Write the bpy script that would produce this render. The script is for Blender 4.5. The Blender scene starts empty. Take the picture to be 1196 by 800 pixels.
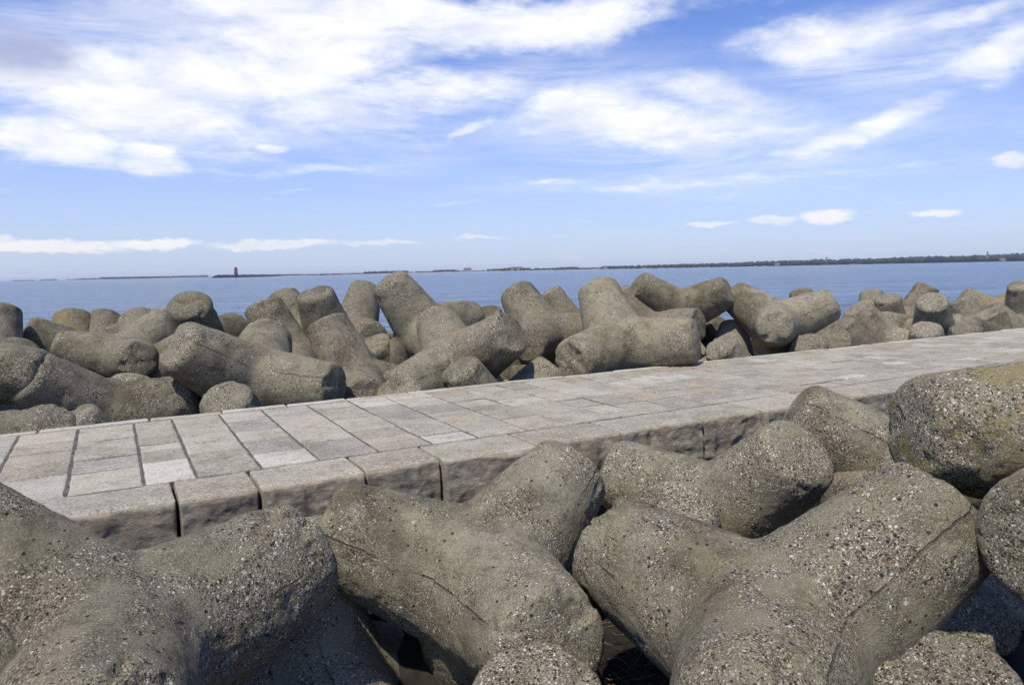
import bpy, math, random
import numpy as np
from mathutils import Vector, Matrix, Euler
random.seed(7)
S = bpy.context.scene
COL = S.collection
RAD = math.radians
TETRA = [
('', [-0.114, 4.0817, -0.3558], [[0.23952, 0.73848, 0.6303], [0.66702, -0.59689, 0.44587], [0.70549, 0.31363, -0.63555]], 1.0, 192, (0.35, 1.0, 0.1, 0.8), 'huge pebbly tetrapod filling the bottom left corner, one leg reaching right', 'concrete tetrapods heaped on the near side', {'rough': 1.8}),
('', [7.2607, 3.5774, -2.3667], [[0.06658, -0.62719, -0.77601], [0.15913, 0.77446, -0.61228], [0.98501, -0.08272, 0.15137]], 1.0, 192, (0.2, 0.7, 0.0, 0.0), 'lowest dark tetrapod in the gap above the bottom right leg end', 'concrete tetrapods heaped on the near side', {}),
('', [1.0876, 4.8638, -1.2639], [[0.64848, 0.75617, 0.08758], [0.53096, -0.53176, 0.65978], [0.54548, -0.38135, -0.74634]], 0.971, 192, (0.2, 1.0, 0.0, 0.7), 'tetrapod leg in shade tucked under the right leg of the bottom left tetrapod', 'concrete tetrapods heaped on the near side', {}),
('', [2.149, 4.4163, -0.5886], [[0.01447, 0.6009, 0.79919], [0.65783, -0.60766, 0.44498], [0.75303, 0.51929, -0.40408]], 1.0, 192, (0.5, 0.45, 0.1, 1.0), 'large tetrapod in the middle foreground with one leg raised against the kerb blocks', 'concrete tetrapods heaped on the near side', {'rough': 0.8}),
('', [3.0042, 2.6039, -0.447], [[0.42131, -0.05483, 0.90526], [0.54298, -0.78425, -0.3002], [0.72641, 0.61801, -0.30064]], 1.0, 192, (0.6, 0.85, 0.25, 0.9), 'largest foreground tetrapod, shell-studded, legs spread in a wide V right of centre', 'concrete tetrapods heaped on the near side', {}),
('', [4.5433, 4.527, -0.6137], [[-0.42263, 0.3107, -0.85138], [0.06309, 0.94721, 0.31435], [0.90411, 0.07914, -0.41992]], 0.933, 192, (0.45, 0.6, 0.1, 0.3), 'tetrapod between the walkway kerb and the large V-shaped foreground tetrapod', 'concrete tetrapods heaped on the near side', {'rough': 0.5}),
('', [3.8623, 4.2925, -1.0566], [[-0.46168, -0.73697, 0.49368], [0.54939, -0.67452, -0.49315], [0.69644, 0.04355, 0.7163]], 0.94, 192, (0.3, 0.9, 0.1, 0.0), 'rounded leg end peeping over the left leg of the V-shaped foreground tetrapod', 'concrete tetrapods heaped on the near side', {}),
('', [6.5757, 4.203, -0.4563], [[-0.66692, 0.26096, -0.69793], [-0.35715, 0.7101, 0.6068], [0.65395, 0.65396, -0.38038]], 0.973, 192, (0.1, 0.7, 0.15, 1.0), 'grey tetrapod touching the kerb just left of the big lichen-stained one', 'concrete tetrapods heaped on the near side', {}),
('', [5.3153, 2.1127, 0.5028], [[-0.36221, 0.28233, 0.88831], [0.46242, -0.77304, 0.43425], [0.8093, 0.56806, 0.14944]], 1.0, 192, (0.9, 0.9, 0.9, 0.2), 'bulky yellow-brown lichen-stained tetrapod against the walkway at the right edge', 'concrete tetrapods heaped on the near side', {'rough': 0.7}),
('', [4.7351, 1.7102, 0.1751], [[-0.55825, -0.68527, -0.46772], [0.67276, -0.04398, -0.73855], [0.48553, -0.72696, 0.48558]], 0.929, 192, (0.5, 0.8, 0.4, 0.3), 'tetrapod cut by the right edge, below the yellow-brown lichen-stained one', 'concrete tetrapods heaped on the near side', {}),
('', [3.6335, 1.9539, -1.4008], [[-0.02813, -0.94032, 0.33911], [0.72466, -0.25286, -0.64104], [0.68853, 0.22771, 0.68853]], 1.0, 192, (0.1, 1.0, 0.0, 0.0), 'gravelly grey rounded tetrapod leg in the bottom right corner', 'concrete tetrapods heaped on the near side', {}),
('', [1.9655, 3.3484, -1.6025], [[-0.50924, -0.51099, 0.69251], [0.52241, -0.82299, -0.22311], [0.68393, 0.24815, 0.68604]], 1.0, 192, (0.2, 0.9, 0.0, 0.0), 'rounded tetrapod leg end at the bottom centre below the raised-leg tetrapod', 'concrete tetrapods heaped on the near side', {}),
('', [5.9865, 3.592, -1.9492], [[0.62075, -0.7747, 0.12047], [0.17753, -0.01078, -0.98406], [0.76364, 0.63224, 0.13084]], 1.0, 192, (0.3, 0.8, 0.1, 0.0), 'dark shaded tetrapod deep under the right leg of the V-shaped foreground tetrapod', 'concrete tetrapods heaped on the near side', {}),
('', [-1.793, 14.217, 0.1442], [[0.6141, -0.36144, 0.7016], [-0.37029, -0.917, -0.14829], [0.69697, -0.16873, -0.69697]], 0.952, 72, (0.3, 0.6, 0.2, 0.0), 'upright rounded tetrapod leg at the far left edge in front of the water', 'concrete tetrapods heaped on the seaward side', {}),
('', [-1.778, 10.8134, 0.5287], [[0.81773, -0.31249, -0.48339], [0.4443, 0.87659, 0.18492], [0.36595, -0.36598, 0.85565]], 0.922, 72, (0.1, 1.0, 0.0, 0.0), 'pale gravelly tetrapod leg entering from the left edge beyond the walkway', 'concrete tetrapods heaped on the seaward side', {}),
('', [-0.1413, 10.8887, -0.2733], [[0.20502, 0.57912, 0.78904], [-0.65289, -0.51967, 0.55106], [0.72917, -0.62814, 0.27156]], 0.999, 72, (0.15, 1.0, 0.0, 0.4), 'long grey tetrapod lying beside the walkway at the left end of the pile', 'concrete tetrapods heaped on the seaward side', {}),
('', [0.1815, 14.2684, 0.1582], [[0.67408, -0.69265, 0.25663], [-0.4175, -0.64387, -0.64119], [0.60936, 0.32507, -0.7232]], 0.939, 72, (0.2, 0.8, 0.0, 0.3), 'tetrapod just behind the long grey one at the left end of the pile', 'concrete tetrapods heaped on the seaward side', {}),
('', [-0.4213, 15.1908, 0.1147], [[-0.20526, -0.94047, -0.2709], [0.48963, 0.14099, -0.86046], [0.84743, -0.30926, 0.43154]], 0.927, 48, (0.25, 0.9, 0.1, 0.2), 'tetrapod lying level behind the left end of the pile, below three small round leg ends', 'concrete tetrapods heaped on the seaward side', {}),
('', [-0.6595, 15.4028, -0.01], [[-0.70944, -0.70343, -0.04332], [-0.03827, 0.09983, -0.99427], [0.70372, -0.70372, -0.09774]], 0.923, 48, (0.7, 0.7, 1.0, 0.0), 'small yellowish round leg end at the water, leftmost of a row of three', 'concrete tetrapods heaped on the seaward side', {}),
('', [-0.3381, 15.4558, -0.0177], [[0.61809, 0.46954, -0.63048], [-0.34372, 0.88272, 0.32042], [0.70698, 0.01866, 0.70698]], 0.92, 48, (0.3, 0.8, 0.0, 0.0), 'small grey round leg end at the water, middle of a row of three', 'concrete tetrapods heaped on the seaward side', {}),
('', [0.5918, 15.0369, -0.02], [[-0.65705, -0.67973, 0.32597], [-0.26362, -0.19793, -0.9441], [0.70625, -0.70625, -0.04914]], 0.932, 48, (0.6, 1.0, 0.1, 0.0), 'small dark round leg end at the water, rightmost of a row of three', 'concrete tetrapods heaped on the seaward side', {}),
('', [1.289, 13.3772, 0.2915], [[0.39509, -0.89415, 0.2107], [0.09367, -0.18895, -0.97751], [0.91385, 0.40594, 0.0091]], 0.982, 72, (0.6, 0.9, 0.2, 0.0), 'tetrapod whose blunt pebbled leg end rises above the seamed tetrapod on the left', 'concrete tetrapods heaped on the seaward side', {}),
('', [1.6703, 10.5589, 0.0963], [[-0.04566, -0.3789, -0.92431], [-0.90611, 0.40525, -0.12137], [0.42057, 0.83199, -0.36183]], 1.058, 72, (0.8, 0.35, 0.1, 1.0), 'brownish tetrapod with a clear mould seam, lying by the walkway below the lighthouse', 'concrete tetrapods heaped on the seaward side', {}),
('', [2.6948, 12.9867, 0.0407], [[-0.68549, -0.42601, 0.59044], [0.70862, -0.57662, 0.40665], [0.16722, 0.69715, 0.69715]], 0.992, 72, (0.6, 0.5, 0.2, 0.3), 'tetrapod with a smooth leg leaning up to the left, right of the lighthouse', 'concrete tetrapods heaped on the seaward side', {}),
('', [3.2755, 11.119, -0.1634], [[-0.37189, -0.61393, 0.69627], [-0.53877, -0.46806, -0.70047], [0.75593, -0.63563, -0.1567]], 0.964, 72, (0.8, 1.0, 0.1, 0.1), 'tetrapod with a steep dark front leg rising right of the seamed brownish one', 'concrete tetrapods heaped on the seaward side', {}),
('', [3.3071, 14.7353, 0.243], [[0.66539, 0.43404, 0.60734], [0.24837, -0.89596, 0.3682], [0.70397, -0.09415, -0.70397]], 0.94, 48, (0.6, 0.6, 0.6, 0.0), 'low round leg end just left of the pebbled stub under the distant breakwater', 'concrete tetrapods heaped on the seaward side', {}),
('', [3.6609, 13.7329, 0.2113], [[-0.77387, 0.54112, -0.32912], [-0.60412, -0.47463, 0.64013], [0.19017, 0.6942, 0.6942]], 0.999, 48, (0.8, 1.0, 0.1, 0.0), 'round pebble-faced leg stub standing up left of the tallest tetrapod', 'concrete tetrapods heaped on the seaward side', {}),
('', [4.2614, 14.3771, 0.3567], [[0.33248, -0.80469, 0.49187], [-0.55668, -0.58844, -0.58639], [0.76129, -0.07885, -0.6436]], 0.947, 48, (0.4, 0.7, 0.1, 0.0), 'tetrapod with a slim leg rising right behind the left side of the tallest one', 'concrete tetrapods heaped on the seaward side', {}),
('', [4.9349, 12.1873, 0.5183], [[-0.75468, 0.55031, -0.35723], [0.65159, 0.69236, -0.30995], [0.07676, -0.46668, -0.88109]], 1.002, 48, (0.55, 0.7, 0.1, 0.3), 'tallest tetrapod of the far pile, its upright leg crossing the horizon', 'concrete tetrapods heaped on the seaward side', {'bev': 0.17}),
('', [4.8649, 10.7056, 0.035], [[0.37349, -0.51127, 0.77402], [0.02747, -0.82794, -0.56014], [0.92723, 0.23047, -0.29519]], 1.066, 72, (0.45, 0.5, 0.1, 0.9), 'large tetrapod with a long leg sloping down left to the walkway, below the tallest one', 'concrete tetrapods heaped on the seaward side', {}),
('', [5.07, 9.9304, -0.7654], [[-0.88, -0.31772, 0.35306], [-0.47086, 0.48606, -0.73623], [0.06231, -0.81412, -0.57734]], 0.931, 72, (0.4, 0.9, 0.1, 0.0), 'low leg end with a dark pitted face by the walkway under the large sloping tetrapod', 'concrete tetrapods heaped on the seaward side', {}),
('', [3.9925, 10.229, -0.9174], [[0.04487, -0.99148, 0.12225], [0.1881, -0.1118, -0.97577], [0.98112, 0.06678, 0.18148]], 0.992, 72, (0.4, 0.7, 0.1, 0.0), 'low stubs beside the walkway below the tallest tetrapod', 'concrete tetrapods heaped on the seaward side', {}),
('', [7.1033, 11.6977, 0.3108], [[-0.73503, -0.65314, 0.18204], [-0.08203, -0.18085, -0.98008], [0.67306, -0.73532, 0.07935]], 0.999, 48, (0.8, 1.0, 0.3, 0.0), 'tetrapod with a blunt leg tilted up to the left, left of the upright tan tetrapod', 'concrete tetrapods heaped on the seaward side', {}),
('', [9.0634, 13.6192, 0.0858], [[-0.8628, 0.2997, -0.40713], [0.49788, 0.64345, -0.58146], [0.0877, -0.70438, -0.70438]], 0.966, 48, (0.7, 0.9, 0.4, 0.0), 'small leg end at the water between the tilted blunt leg and the upright tan tetrapod', 'concrete tetrapods heaped on the seaward side', {}),
('', [7.5432, 9.9258, 0.2247], [[-0.73529, 0.59457, 0.32531], [0.2976, -0.148, 0.94315], [0.60892, 0.7903, -0.06812]], 1.104, 72, (0.9, 0.3, 0.2, 0.3), 'tan tetrapod by the walkway with one upright leg and one long leg lying right', 'concrete tetrapods heaped on the seaward side', {}),
('', [7.0162, 13.2449, -0.2384], [[0.3992, 0.25727, 0.88003], [-0.58912, -0.6635, 0.46121], [0.70255, -0.70255, -0.1133]], 0.974, 48, (0.8, 0.8, 0.8, 0.0), 'yellowish mound-like leg end behind the shoulder of the large sloping tetrapod', 'concrete tetrapods heaped on the seaward side', {}),
('', [5.4776, 10.1397, -0.7851], [[0.93829, 0.33331, -0.09226], [-0.30827, 0.68509, -0.66001], [-0.15678, 0.64773, 0.74557]], 0.952, 72, (0.2, 0.9, 0.0, 0.0), 'pale speckled leg lying low along the walkway, left of the tan upright tetrapod', 'concrete tetrapods heaped on the seaward side', {}),
('', [6.1985, 10.9464, -1.2183], [[0.38262, 0.64896, -0.65761], [-0.70613, 0.66441, 0.24482], [0.59581, 0.37068, 0.71247]], 0.969, 72, (0.3, 0.6, 0.5, 0.0), 'dull greenish low leg end behind the pale speckled leg by the walkway', 'concrete tetrapods heaped on the seaward side', {}),
('', [10.3697, 12.485, 0.1706], [[-0.22965, -0.12251, 0.96553], [-0.53286, -0.81433, -0.23007], [0.81445, -0.56733, 0.12173]], 0.988, 48, (0.9, 0.7, 0.2, 0.2), 'long brown tetrapod lying behind the upright tan tetrapod, leg end facing right', 'concrete tetrapods heaped on the seaward side', {}),
('', [10.9678, 12.2745, 0.5848], [[-0.29295, -0.15087, -0.94415], [-0.46295, 0.88638, 0.00201], [0.83657, 0.43768, -0.32951]], 0.991, 48, (0.8, 0.9, 0.2, 0.0), 'tetrapod at the water with its right leg end overhanging a small diamond-shaped gap', 'concrete tetrapods heaped on the seaward side', {}),
('', [12.0859, 10.5402, 0.3315], [[-0.83798, 0.54474, -0.03248], [0.18263, 0.33604, 0.92397], [0.51424, 0.76833, -0.38108]], 1.018, 48, (0.7, 0.7, 0.1, 0.8), 'tetrapod with a round leg end pointing at the walkway, right of the diamond-shaped gap', 'concrete tetrapods heaped on the seaward side', {}),
('', [17.3679, 14.1053, -0.2156], [[-0.67735, -0.55391, -0.48413], [0.23862, 0.45708, -0.85682], [0.69589, -0.69589, -0.17743]], 0.955, 48, (0.8, 0.6, 1.0, 0.0), 'small yellow leg end showing above the tetrapod right of the diamond-shaped gap', 'concrete tetrapods heaped on the seaward side', {}),
('', [16.2115, 10.8751, -0.422], [[0.36805, -0.82875, -0.42156], [0.60463, 0.55776, -0.56862], [0.70637, -0.04561, 0.70637]], 1.013, 48, (0.7, 1.0, 0.1, 0.0), 'dark pebbled leg end right of the tetrapod with the walkway-facing round end', 'concrete tetrapods heaped on the seaward side', {}),
('', [19.865, 13.7046, -0.3322], [[-0.62583, -0.45889, -0.63068], [0.35392, 0.55349, -0.75392], [0.69504, -0.69504, -0.18398]], 0.964, 48, (0.7, 0.8, 0.5, 0.0), 'small brownish leg end at the water, left of a pair', 'concrete tetrapods heaped on the seaward side', {}),
('', [19.5249, 12.9588, -0.4279], [[0.35586, 0.12248, 0.92648], [-0.62349, -0.70737, 0.33299], [0.69615, -0.69615, -0.17536]], 0.98, 48, (0.4, 0.8, 0.2, 0.0), 'small greyer leg end at the water, right of a pair', 'concrete tetrapods heaped on the seaward side', {}),
('', [21.2439, 13.5202, -0.1758], [[0.68043, -0.41956, 0.60082], [-0.70905, -0.58404, 0.39516], [0.18511, -0.69489, -0.69489]], 0.968, 48, (0.5, 0.6, 0.2, 0.1), 'tetrapod with a leg slanting up right at the water, left of the gravelly grey leg', 'concrete tetrapods heaped on the seaward side', {}),
('', [18.1378, 10.8931, -0.2602], [[0.30205, -0.54543, -0.78184], [-0.51878, 0.59402, -0.61482], [0.79977, 0.59131, -0.10353]], 1.016, 48, (0.7, 0.8, 0.1, 0.0), 'tetrapod with a blunt leg end facing the walkway in the right part of the pile', 'concrete tetrapods heaped on the seaward side', {}),
('', [22.2437, 12.0185, -0.5924], [[0.62334, 0.56557, 0.53997], [0.34179, -0.81816, 0.46238], [0.70329, -0.10366, -0.7033]], 0.998, 48, (0.1, 1.0, 0.0, 0.0), 'gravelly grey leg slanting down right in the right part of the far pile', 'concrete tetrapods heaped on the seaward side', {}),
('', [25.8341, 13.5045, -0.1869], [[0.2656, -0.34321, -0.90092], [0.38746, 0.8937, -0.22623], [0.8828, -0.28898, 0.37035]], 0.967, 48, (0.5, 0.9, 0.8, 0.0), 'dark greenish tetrapod lying at the water near the right edge', 'concrete tetrapods heaped on the seaward side', {}),
('', [25.7333, 12.609, -0.227], [[-0.13407, -0.93606, 0.32528], [0.72328, -0.31682, -0.61359], [0.67742, 0.15301, 0.71951]], 0.986, 48, (0.7, 0.5, 0.1, 0.0), 'rounded tan leg at the right edge above the far end of the walkway', 'concrete tetrapods heaped on the seaward side', {}),
('', [24.9789, 12.2766, -1.302], [[0.10662, -0.17716, 0.97839], [-0.71331, -0.69914, -0.04886], [0.69269, -0.69269, -0.20091]], 0.992, 48, (0.2, 0.9, 0.0, 0.0), 'low grey stub by the walkway closest to the right edge of the pile', 'concrete tetrapods heaped on the seaward side', {}),
('', [19.0152, 13.2363, -0.9838], [[-0.60853, -0.53619, -0.58498], [-0.36081, 0.84353, -0.39784], [0.70676, -0.03103, -0.70677]], 0.973, 48, (0.3, 0.8, 0.1, 0.0), 'low grey leg lying along the walkway left of the blunt walkway-facing leg end', 'concrete tetrapods heaped on the seaward side', {}),
('', [-1.0859, 10.1286, -0.9248], [[-0.70709, 0.01953, 0.70686], [-0.01726, -0.9998, 0.01036], [0.70692, -0.00487, 0.70728]], 0.956, 72, (0.1, 1.0, 0.0, 0.0), 'gravelly grey leg end touching the walkway at the left edge of the photo', 'concrete tetrapods heaped on the seaward side', {}),
('', [-0.7836, 10.1276, -0.8777], [[0.05038, 0.70601, -0.70641], [-0.99872, 0.032, -0.03924], [-0.0051, 0.70748, 0.70671]], 0.955, 72, (0.1, 1.0, 0.0, 0.0), 'small leg end beside the walkway, second from the left edge', 'concrete tetrapods heaped on the seaward side', {}),
('', [-0.0247, 9.8826, -0.9176], [[-0.32296, -0.861, 0.39291], [0.70676, -0.49552, -0.50493], [0.62944, 0.11462, 0.76855]], 0.884, 72, (0.2, 0.9, 0.0, 0.0), 'pointed low leg beside the walkway in front of the long grey tetrapod', 'concrete tetrapods heaped on the seaward side', {}),
('', [1.5105, 10.0767, -0.8121], [[-0.62794, -0.48971, 0.60487], [0.32596, -0.87125, -0.36699], [0.70671, -0.03329, 0.70672]], 0.957, 72, (0.3, 0.8, 0.0, 0.3), 'low rounded stub in front of the left half of the seamed brownish tetrapod', 'concrete tetrapods heaped on the seaward side', {}),
('', [2.837, 10.3228, -0.9103], [[-0.99134, -0.12862, -0.02635], [0.06092, -0.62841, 0.7755], [-0.1163, 0.76718, 0.6308]], 0.909, 72, (0.3, 0.9, 0.0, 0.2), 'low rounded stub in front of the right half of the seamed brownish tetrapod', 'concrete tetrapods heaped on the seaward side', {}),
('', [7.0417, 10.0193, -0.9656], [[-0.56175, -0.61177, 0.55694], [0.42948, -0.79102, -0.4357], [0.7071, -0.00556, 0.7071]], 0.964, 72, (0.4, 0.9, 0.0, 0.0), 'tiny leg top showing over the walkway edge in front of the tan upright tetrapod', 'concrete tetrapods heaped on the seaward side', {}),
('', [8.3427, 9.9942, -0.8936], [[-0.46248, 0.82118, 0.33433], [-0.54049, -0.56003, 0.62789], [0.70284, 0.10968, 0.70284]], 0.944, 72, (0.4, 0.7, 0.1, 0.0), 'low cone-like stub by the walkway at the right foot of the tan upright tetrapod', 'concrete tetrapods heaped on the seaward side', {}),
('', [10.8472, 10.2199, -0.7607], [[0.04362, 0.23316, 0.97146], [-0.63128, -0.74723, 0.20768], [0.77433, -0.62232, 0.1146]], 0.96, 48, (0.5, 0.7, 0.1, 0.0), 'round low stub by the walkway, just left of the cone under the diamond-shaped gap', 'concrete tetrapods heaped on the seaward side', {}),
('', [11.5022, 11.3636, -0.6751], [[-0.37299, -0.29635, -0.87924], [0.60231, 0.64348, -0.4724], [0.70577, -0.70577, -0.06151]], 0.959, 48, (0.9, 0.3, 0.0, 0.0), 'cone-like leg filling the gap left of the walkway-facing round leg end', 'concrete tetrapods heaped on the seaward side', {}),
('', [12.3718, 9.9486, -0.8896], [[0.44091, 0.40688, 0.80003], [-0.55322, -0.5787, 0.59921], [0.70679, -0.70679, -0.03006]], 0.971, 48, (0.3, 0.8, 0.1, 0.0), 'round low stub by the walkway just right of the walkway-facing round leg end', 'concrete tetrapods heaped on the seaward side', {}),
('', [16.405, 9.9834, -0.8751], [[0.39206, 0.31912, 0.86282], [-0.57417, -0.64791, 0.50053], [0.71876, -0.69165, -0.07079]], 0.972, 48, (0.4, 0.8, 0.1, 0.0), 'low stub directly below the blunt leg end in the right part of the pile', 'concrete tetrapods heaped on the seaward side', {}),
('', [13.1679, 9.954, -0.7835], [[-0.81904, 0.39668, -0.41451], [-0.57353, -0.58546, 0.57297], [-0.01539, 0.70702, 0.70702]], 0.967, 48, (0.4, 0.9, 0.1, 0.0), 'dark low stub by the walkway under the dark pebbled leg end', 'concrete tetrapods heaped on the seaward side', {}),
('', [17.9466, 9.9936, -0.941], [[-0.31487, 0.86953, -0.3805], [0.65308, 0.48938, 0.57792], [0.68873, -0.06653, -0.72196]], 0.971, 48, (0.3, 0.9, 0.1, 0.0), 'low stub by the walkway under the gravelly grey slanting leg', 'concrete tetrapods heaped on the seaward side', {}),
('', [12.7823, 12.3526, -0.4465], [[0.09734, -0.87641, -0.47162], [0.54494, 0.44346, -0.71161], [0.83281, -0.18774, 0.52076]], 0.965, 48, (0.6, 0.6, 0.1, 0.0), 'shadowed tetrapod seen through the lower part of the diamond-shaped gap', 'concrete tetrapods heaped on the seaward side', {}),
('', [15.7857, 11.0928, -0.7487], [[0.23623, 0.93685, 0.25789], [0.66658, -0.34935, 0.6585], [0.70701, 0.01635, -0.70701]], 0.971, 48, (0.5, 0.8, 0.1, 0.0), 'dark low leg end under the dark pebbled one in the right part of the pile', 'concrete tetrapods heaped on the seaward side', {}),
('', [22.204, 11.4156, -0.9431], [[-0.9256, -0.14866, 0.34809], [0.34725, -0.69946, 0.62464], [0.15062, 0.69904, 0.69904]], 0.981, 48, (0.6, 0.7, 0.1, 0.0), 'small leg end tucked right of the gravelly grey slanting leg', 'concrete tetrapods heaped on the seaward side', {}),
('', [8.7226, 12.6452, -0.4309], [[-0.11441, 0.09624, -0.98876], [-0.69785, 0.70059, 0.14894], [0.70705, 0.70705, -0.013]], 0.991, 48, (0.6, 0.8, 0.2, 0.0), 'shaded leg end in the crook left of the tan upright tetrapod', 'concrete tetrapods heaped on the seaward side', {}),
('', [4.7497, 13.0196, -0.5893], [[-0.91307, 0.27524, -0.30089], [-0.40731, -0.65149, 0.64005], [-0.01986, 0.70697, 0.70697]], 0.956, 48, (0.4, 0.6, 0.1, 0.0), 'shaded leg deep in the gap left of the tallest tetrapod', 'concrete tetrapods heaped on the seaward side', {}),
('', [-1.3075, 13.172, -0.2302], [[0.0957, 0.71094, -0.69671], [-0.9899, -0.00554, -0.14163], [-0.10455, 0.70323, 0.70323]], 0.923, 72, (0.2, 0.8, 0.1, 0.0), 'shaded leg in the hollow above the left end of the long grey tetrapod', 'concrete tetrapods heaped on the seaward side', {}),
('', [6.2329, 4.1493, -1.4988], [[-0.37242, -0.57203, 0.73081], [0.84922, -0.52767, 0.01974], [0.37433, 0.62797, 0.6823]], 1.0, 192, (0.3, 0.8, 0.2, 0.0), 'short pitted leg end poking up between the grey seamed leg and the V-shaped tetrapod', 'concrete tetrapods heaped on the near side', {}),
('', [5.2237, 3.2311, -1.8816], [[0.71991, -0.65772, -0.22166], [-0.02574, 0.29385, -0.9555], [0.69359, 0.69359, 0.19462]], 1.001, 192, (0.3, 0.8, 0.1, 0.0), 'dark leg end under the right leg of the V-shaped tetrapod, above the bottom right one', 'concrete tetrapods heaped on the near side', {}),
('', [-2.29, 14.27, -1.0], [[-0.2514, -0.3357, 0.9078], [0.9452, -0.287, 0.1556], [0.2083, 0.8972, 0.3894]], 1.0, 48, (0.62, 0.8, 0.1, 0.0), 'tetrapod buried in the pile, mostly hidden behind those in front', 'concrete tetrapods buried in the seaward pile', {}),
('', [-1.47, 12.74, -1.0], [[-0.0716, -0.8152, -0.5748], [0.9961, -0.0292, -0.0827], [0.0507, -0.5785, 0.8141]], 1.0, 48, (0.28, 0.8, 0.1, 0.0), 'tetrapod buried in the pile, mostly hidden behind those in front', 'concrete tetrapods buried in the seaward pile', {}),
('', [-0.02, 12.22, -1.0], [[-0.4056, 0.9065, -0.1171], [-0.1534, 0.0588, 0.9864], [0.9011, 0.4181, 0.1152]], 1.0, 48, (0.39, 0.8, 0.1, 0.0), 'tetrapod buried in the pile, mostly hidden behind those in front', 'concrete tetrapods buried in the seaward pile', {}),
('', [0.53, 14.18, -1.0], [[-0.4252, -0.2108, -0.8802], [-0.8355, -0.2826, 0.4712], [-0.3481, 0.9358, -0.056]], 1.0, 48, (0.51, 0.8, 0.1, 0.0), 'tetrapod buried in the pile, mostly hidden behind those in front', 'concrete tetrapods buried in the seaward pile', {}),
('', [1.68, 14.36, -1.0], [[-0.5622, -0.5698, 0.5994], [0.1339, -0.7779, -0.6139], [0.8161, -0.2649, 0.5136]], 1.0, 48, (0.65, 0.8, 0.1, 0.0), 'tetrapod buried in the pile, mostly hidden behind those in front', 'concrete tetrapods buried in the seaward pile', {}),
('', [3.28, 13.89, -1.0], [[-0.2018, -0.9488, -0.2429], [0.9734, -0.167, -0.1566], [0.108, -0.2681, 0.9573]], 1.0, 48, (0.41, 0.8, 0.1, 0.0), 'tetrapod buried in the pile, mostly hidden behind those in front', 'concrete tetrapods buried in the seaward pile', {}),
('', [4.17, 13.27, -1.0], [[-0.9444, 0.2544, -0.2082], [-0.2976, -0.9308, 0.2123], [-0.1398, 0.2624, 0.9548]], 1.0, 48, (0.52, 0.8, 0.1, 0.0), 'tetrapod buried in the pile, mostly hidden behind those in front', 'concrete tetrapods buried in the seaward pile', {}),
('', [5.59, 14.89, -1.0], [[-0.1169, -0.7962, -0.5936], [0.9571, 0.0692, -0.2814], [0.2651, -0.601, 0.754]], 1.0, 48, (0.5, 0.8, 0.1, 0.0), 'tetrapod buried in the pile, mostly hidden behind those in front', 'concrete tetrapods buried in the seaward pile', {}),
('', [6.27, 13.14, -1.0], [[-0.9245, -0.2407, -0.2956], [0.0264, -0.8139, 0.5804], [-0.3803, 0.5288, 0.7588]], 1.0, 48, (0.27, 0.8, 0.1, 0.0), 'tetrapod buried in the pile, mostly hidden behind those in front', 'concrete tetrapods buried in the seaward pile', {}),
('', [7.26, 13.87, -1.0], [[-0.9529, -0.0893, 0.2898], [0.0946, -0.9955, 0.0041], [0.2882, 0.0313, 0.9571]], 1.0, 48, (0.31, 0.8, 0.1, 0.0), 'tetrapod buried in the pile, mostly hidden behind those in front', 'concrete tetrapods buried in the seaward pile', {}),
('', [8.47, 13.31, -1.0], [[-0.0038, -0.84, -0.5426], [-0.4758, -0.4757, 0.7398], [-0.8795, 0.261, -0.3979]], 1.0, 48, (0.75, 0.8, 0.1, 0.0), 'tetrapod buried in the pile, mostly hidden behind those in front', 'concrete tetrapods buried in the seaward pile', {}),
('', [9.85, 13.82, -1.0], [[-0.3135, 0.8381, 0.4464], [-0.5472, -0.5436, 0.6364], [0.7761, -0.0448, 0.629]], 1.0, 48, (0.35, 0.8, 0.1, 0.0), 'tetrapod buried in the pile, mostly hidden behind those in front', 'concrete tetrapods buried in the seaward pile', {}),
('', [11.27, 13.5, -1.0], [[-0.035, -0.1207, -0.9921], [-0.0312, -0.9921, 0.1218], [-0.9989, 0.0352, 0.031]], 1.0, 48, (0.22, 0.8, 0.1, 0.0), 'tetrapod buried in the pile, mostly hidden behind those in front', 'concrete tetrapods buried in the seaward pile', {}),
('', [12.28, 14.6, -1.05], [[-0.844, -0.4688, 0.2606], [0.1778, -0.7029, -0.6887], [0.506, -0.5349, 0.6766]], 1.0, 48, (0.89, 0.8, 0.1, 0.0), 'tetrapod buried in the pile, mostly hidden behind those in front', 'concrete tetrapods buried in the seaward pile', {}),
('', [13.33, 14.71, -0.98], [[-0.5637, 0.6719, 0.4805], [-0.7772, -0.2344, -0.584], [-0.2797, -0.7026, 0.6543]], 1.0, 48, (0.42, 0.8, 0.1, 0.0), 'tetrapod buried in the pile, mostly hidden behind those in front', 'concrete tetrapods buried in the seaward pile', {}),
('', [14.01, 14.35, -1.08], [[-0.7387, -0.5211, 0.4276], [-0.133, -0.5091, -0.8504], [0.6608, -0.685, 0.3067]], 1.0, 48, (0.33, 0.8, 0.1, 0.0), 'tetrapod buried in the pile, mostly hidden behind those in front', 'concrete tetrapods buried in the seaward pile', {}),
('', [15.13, 13.26, -0.78], [[-0.1497, -0.7976, -0.5843], [0.8586, -0.3979, 0.3232], [-0.4903, -0.4533, 0.7444]], 1.0, 48, (0.86, 0.8, 0.1, 0.0), 'tetrapod buried in the pile, mostly hidden behind those in front', 'concrete tetrapods buried in the seaward pile', {}),
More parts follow.
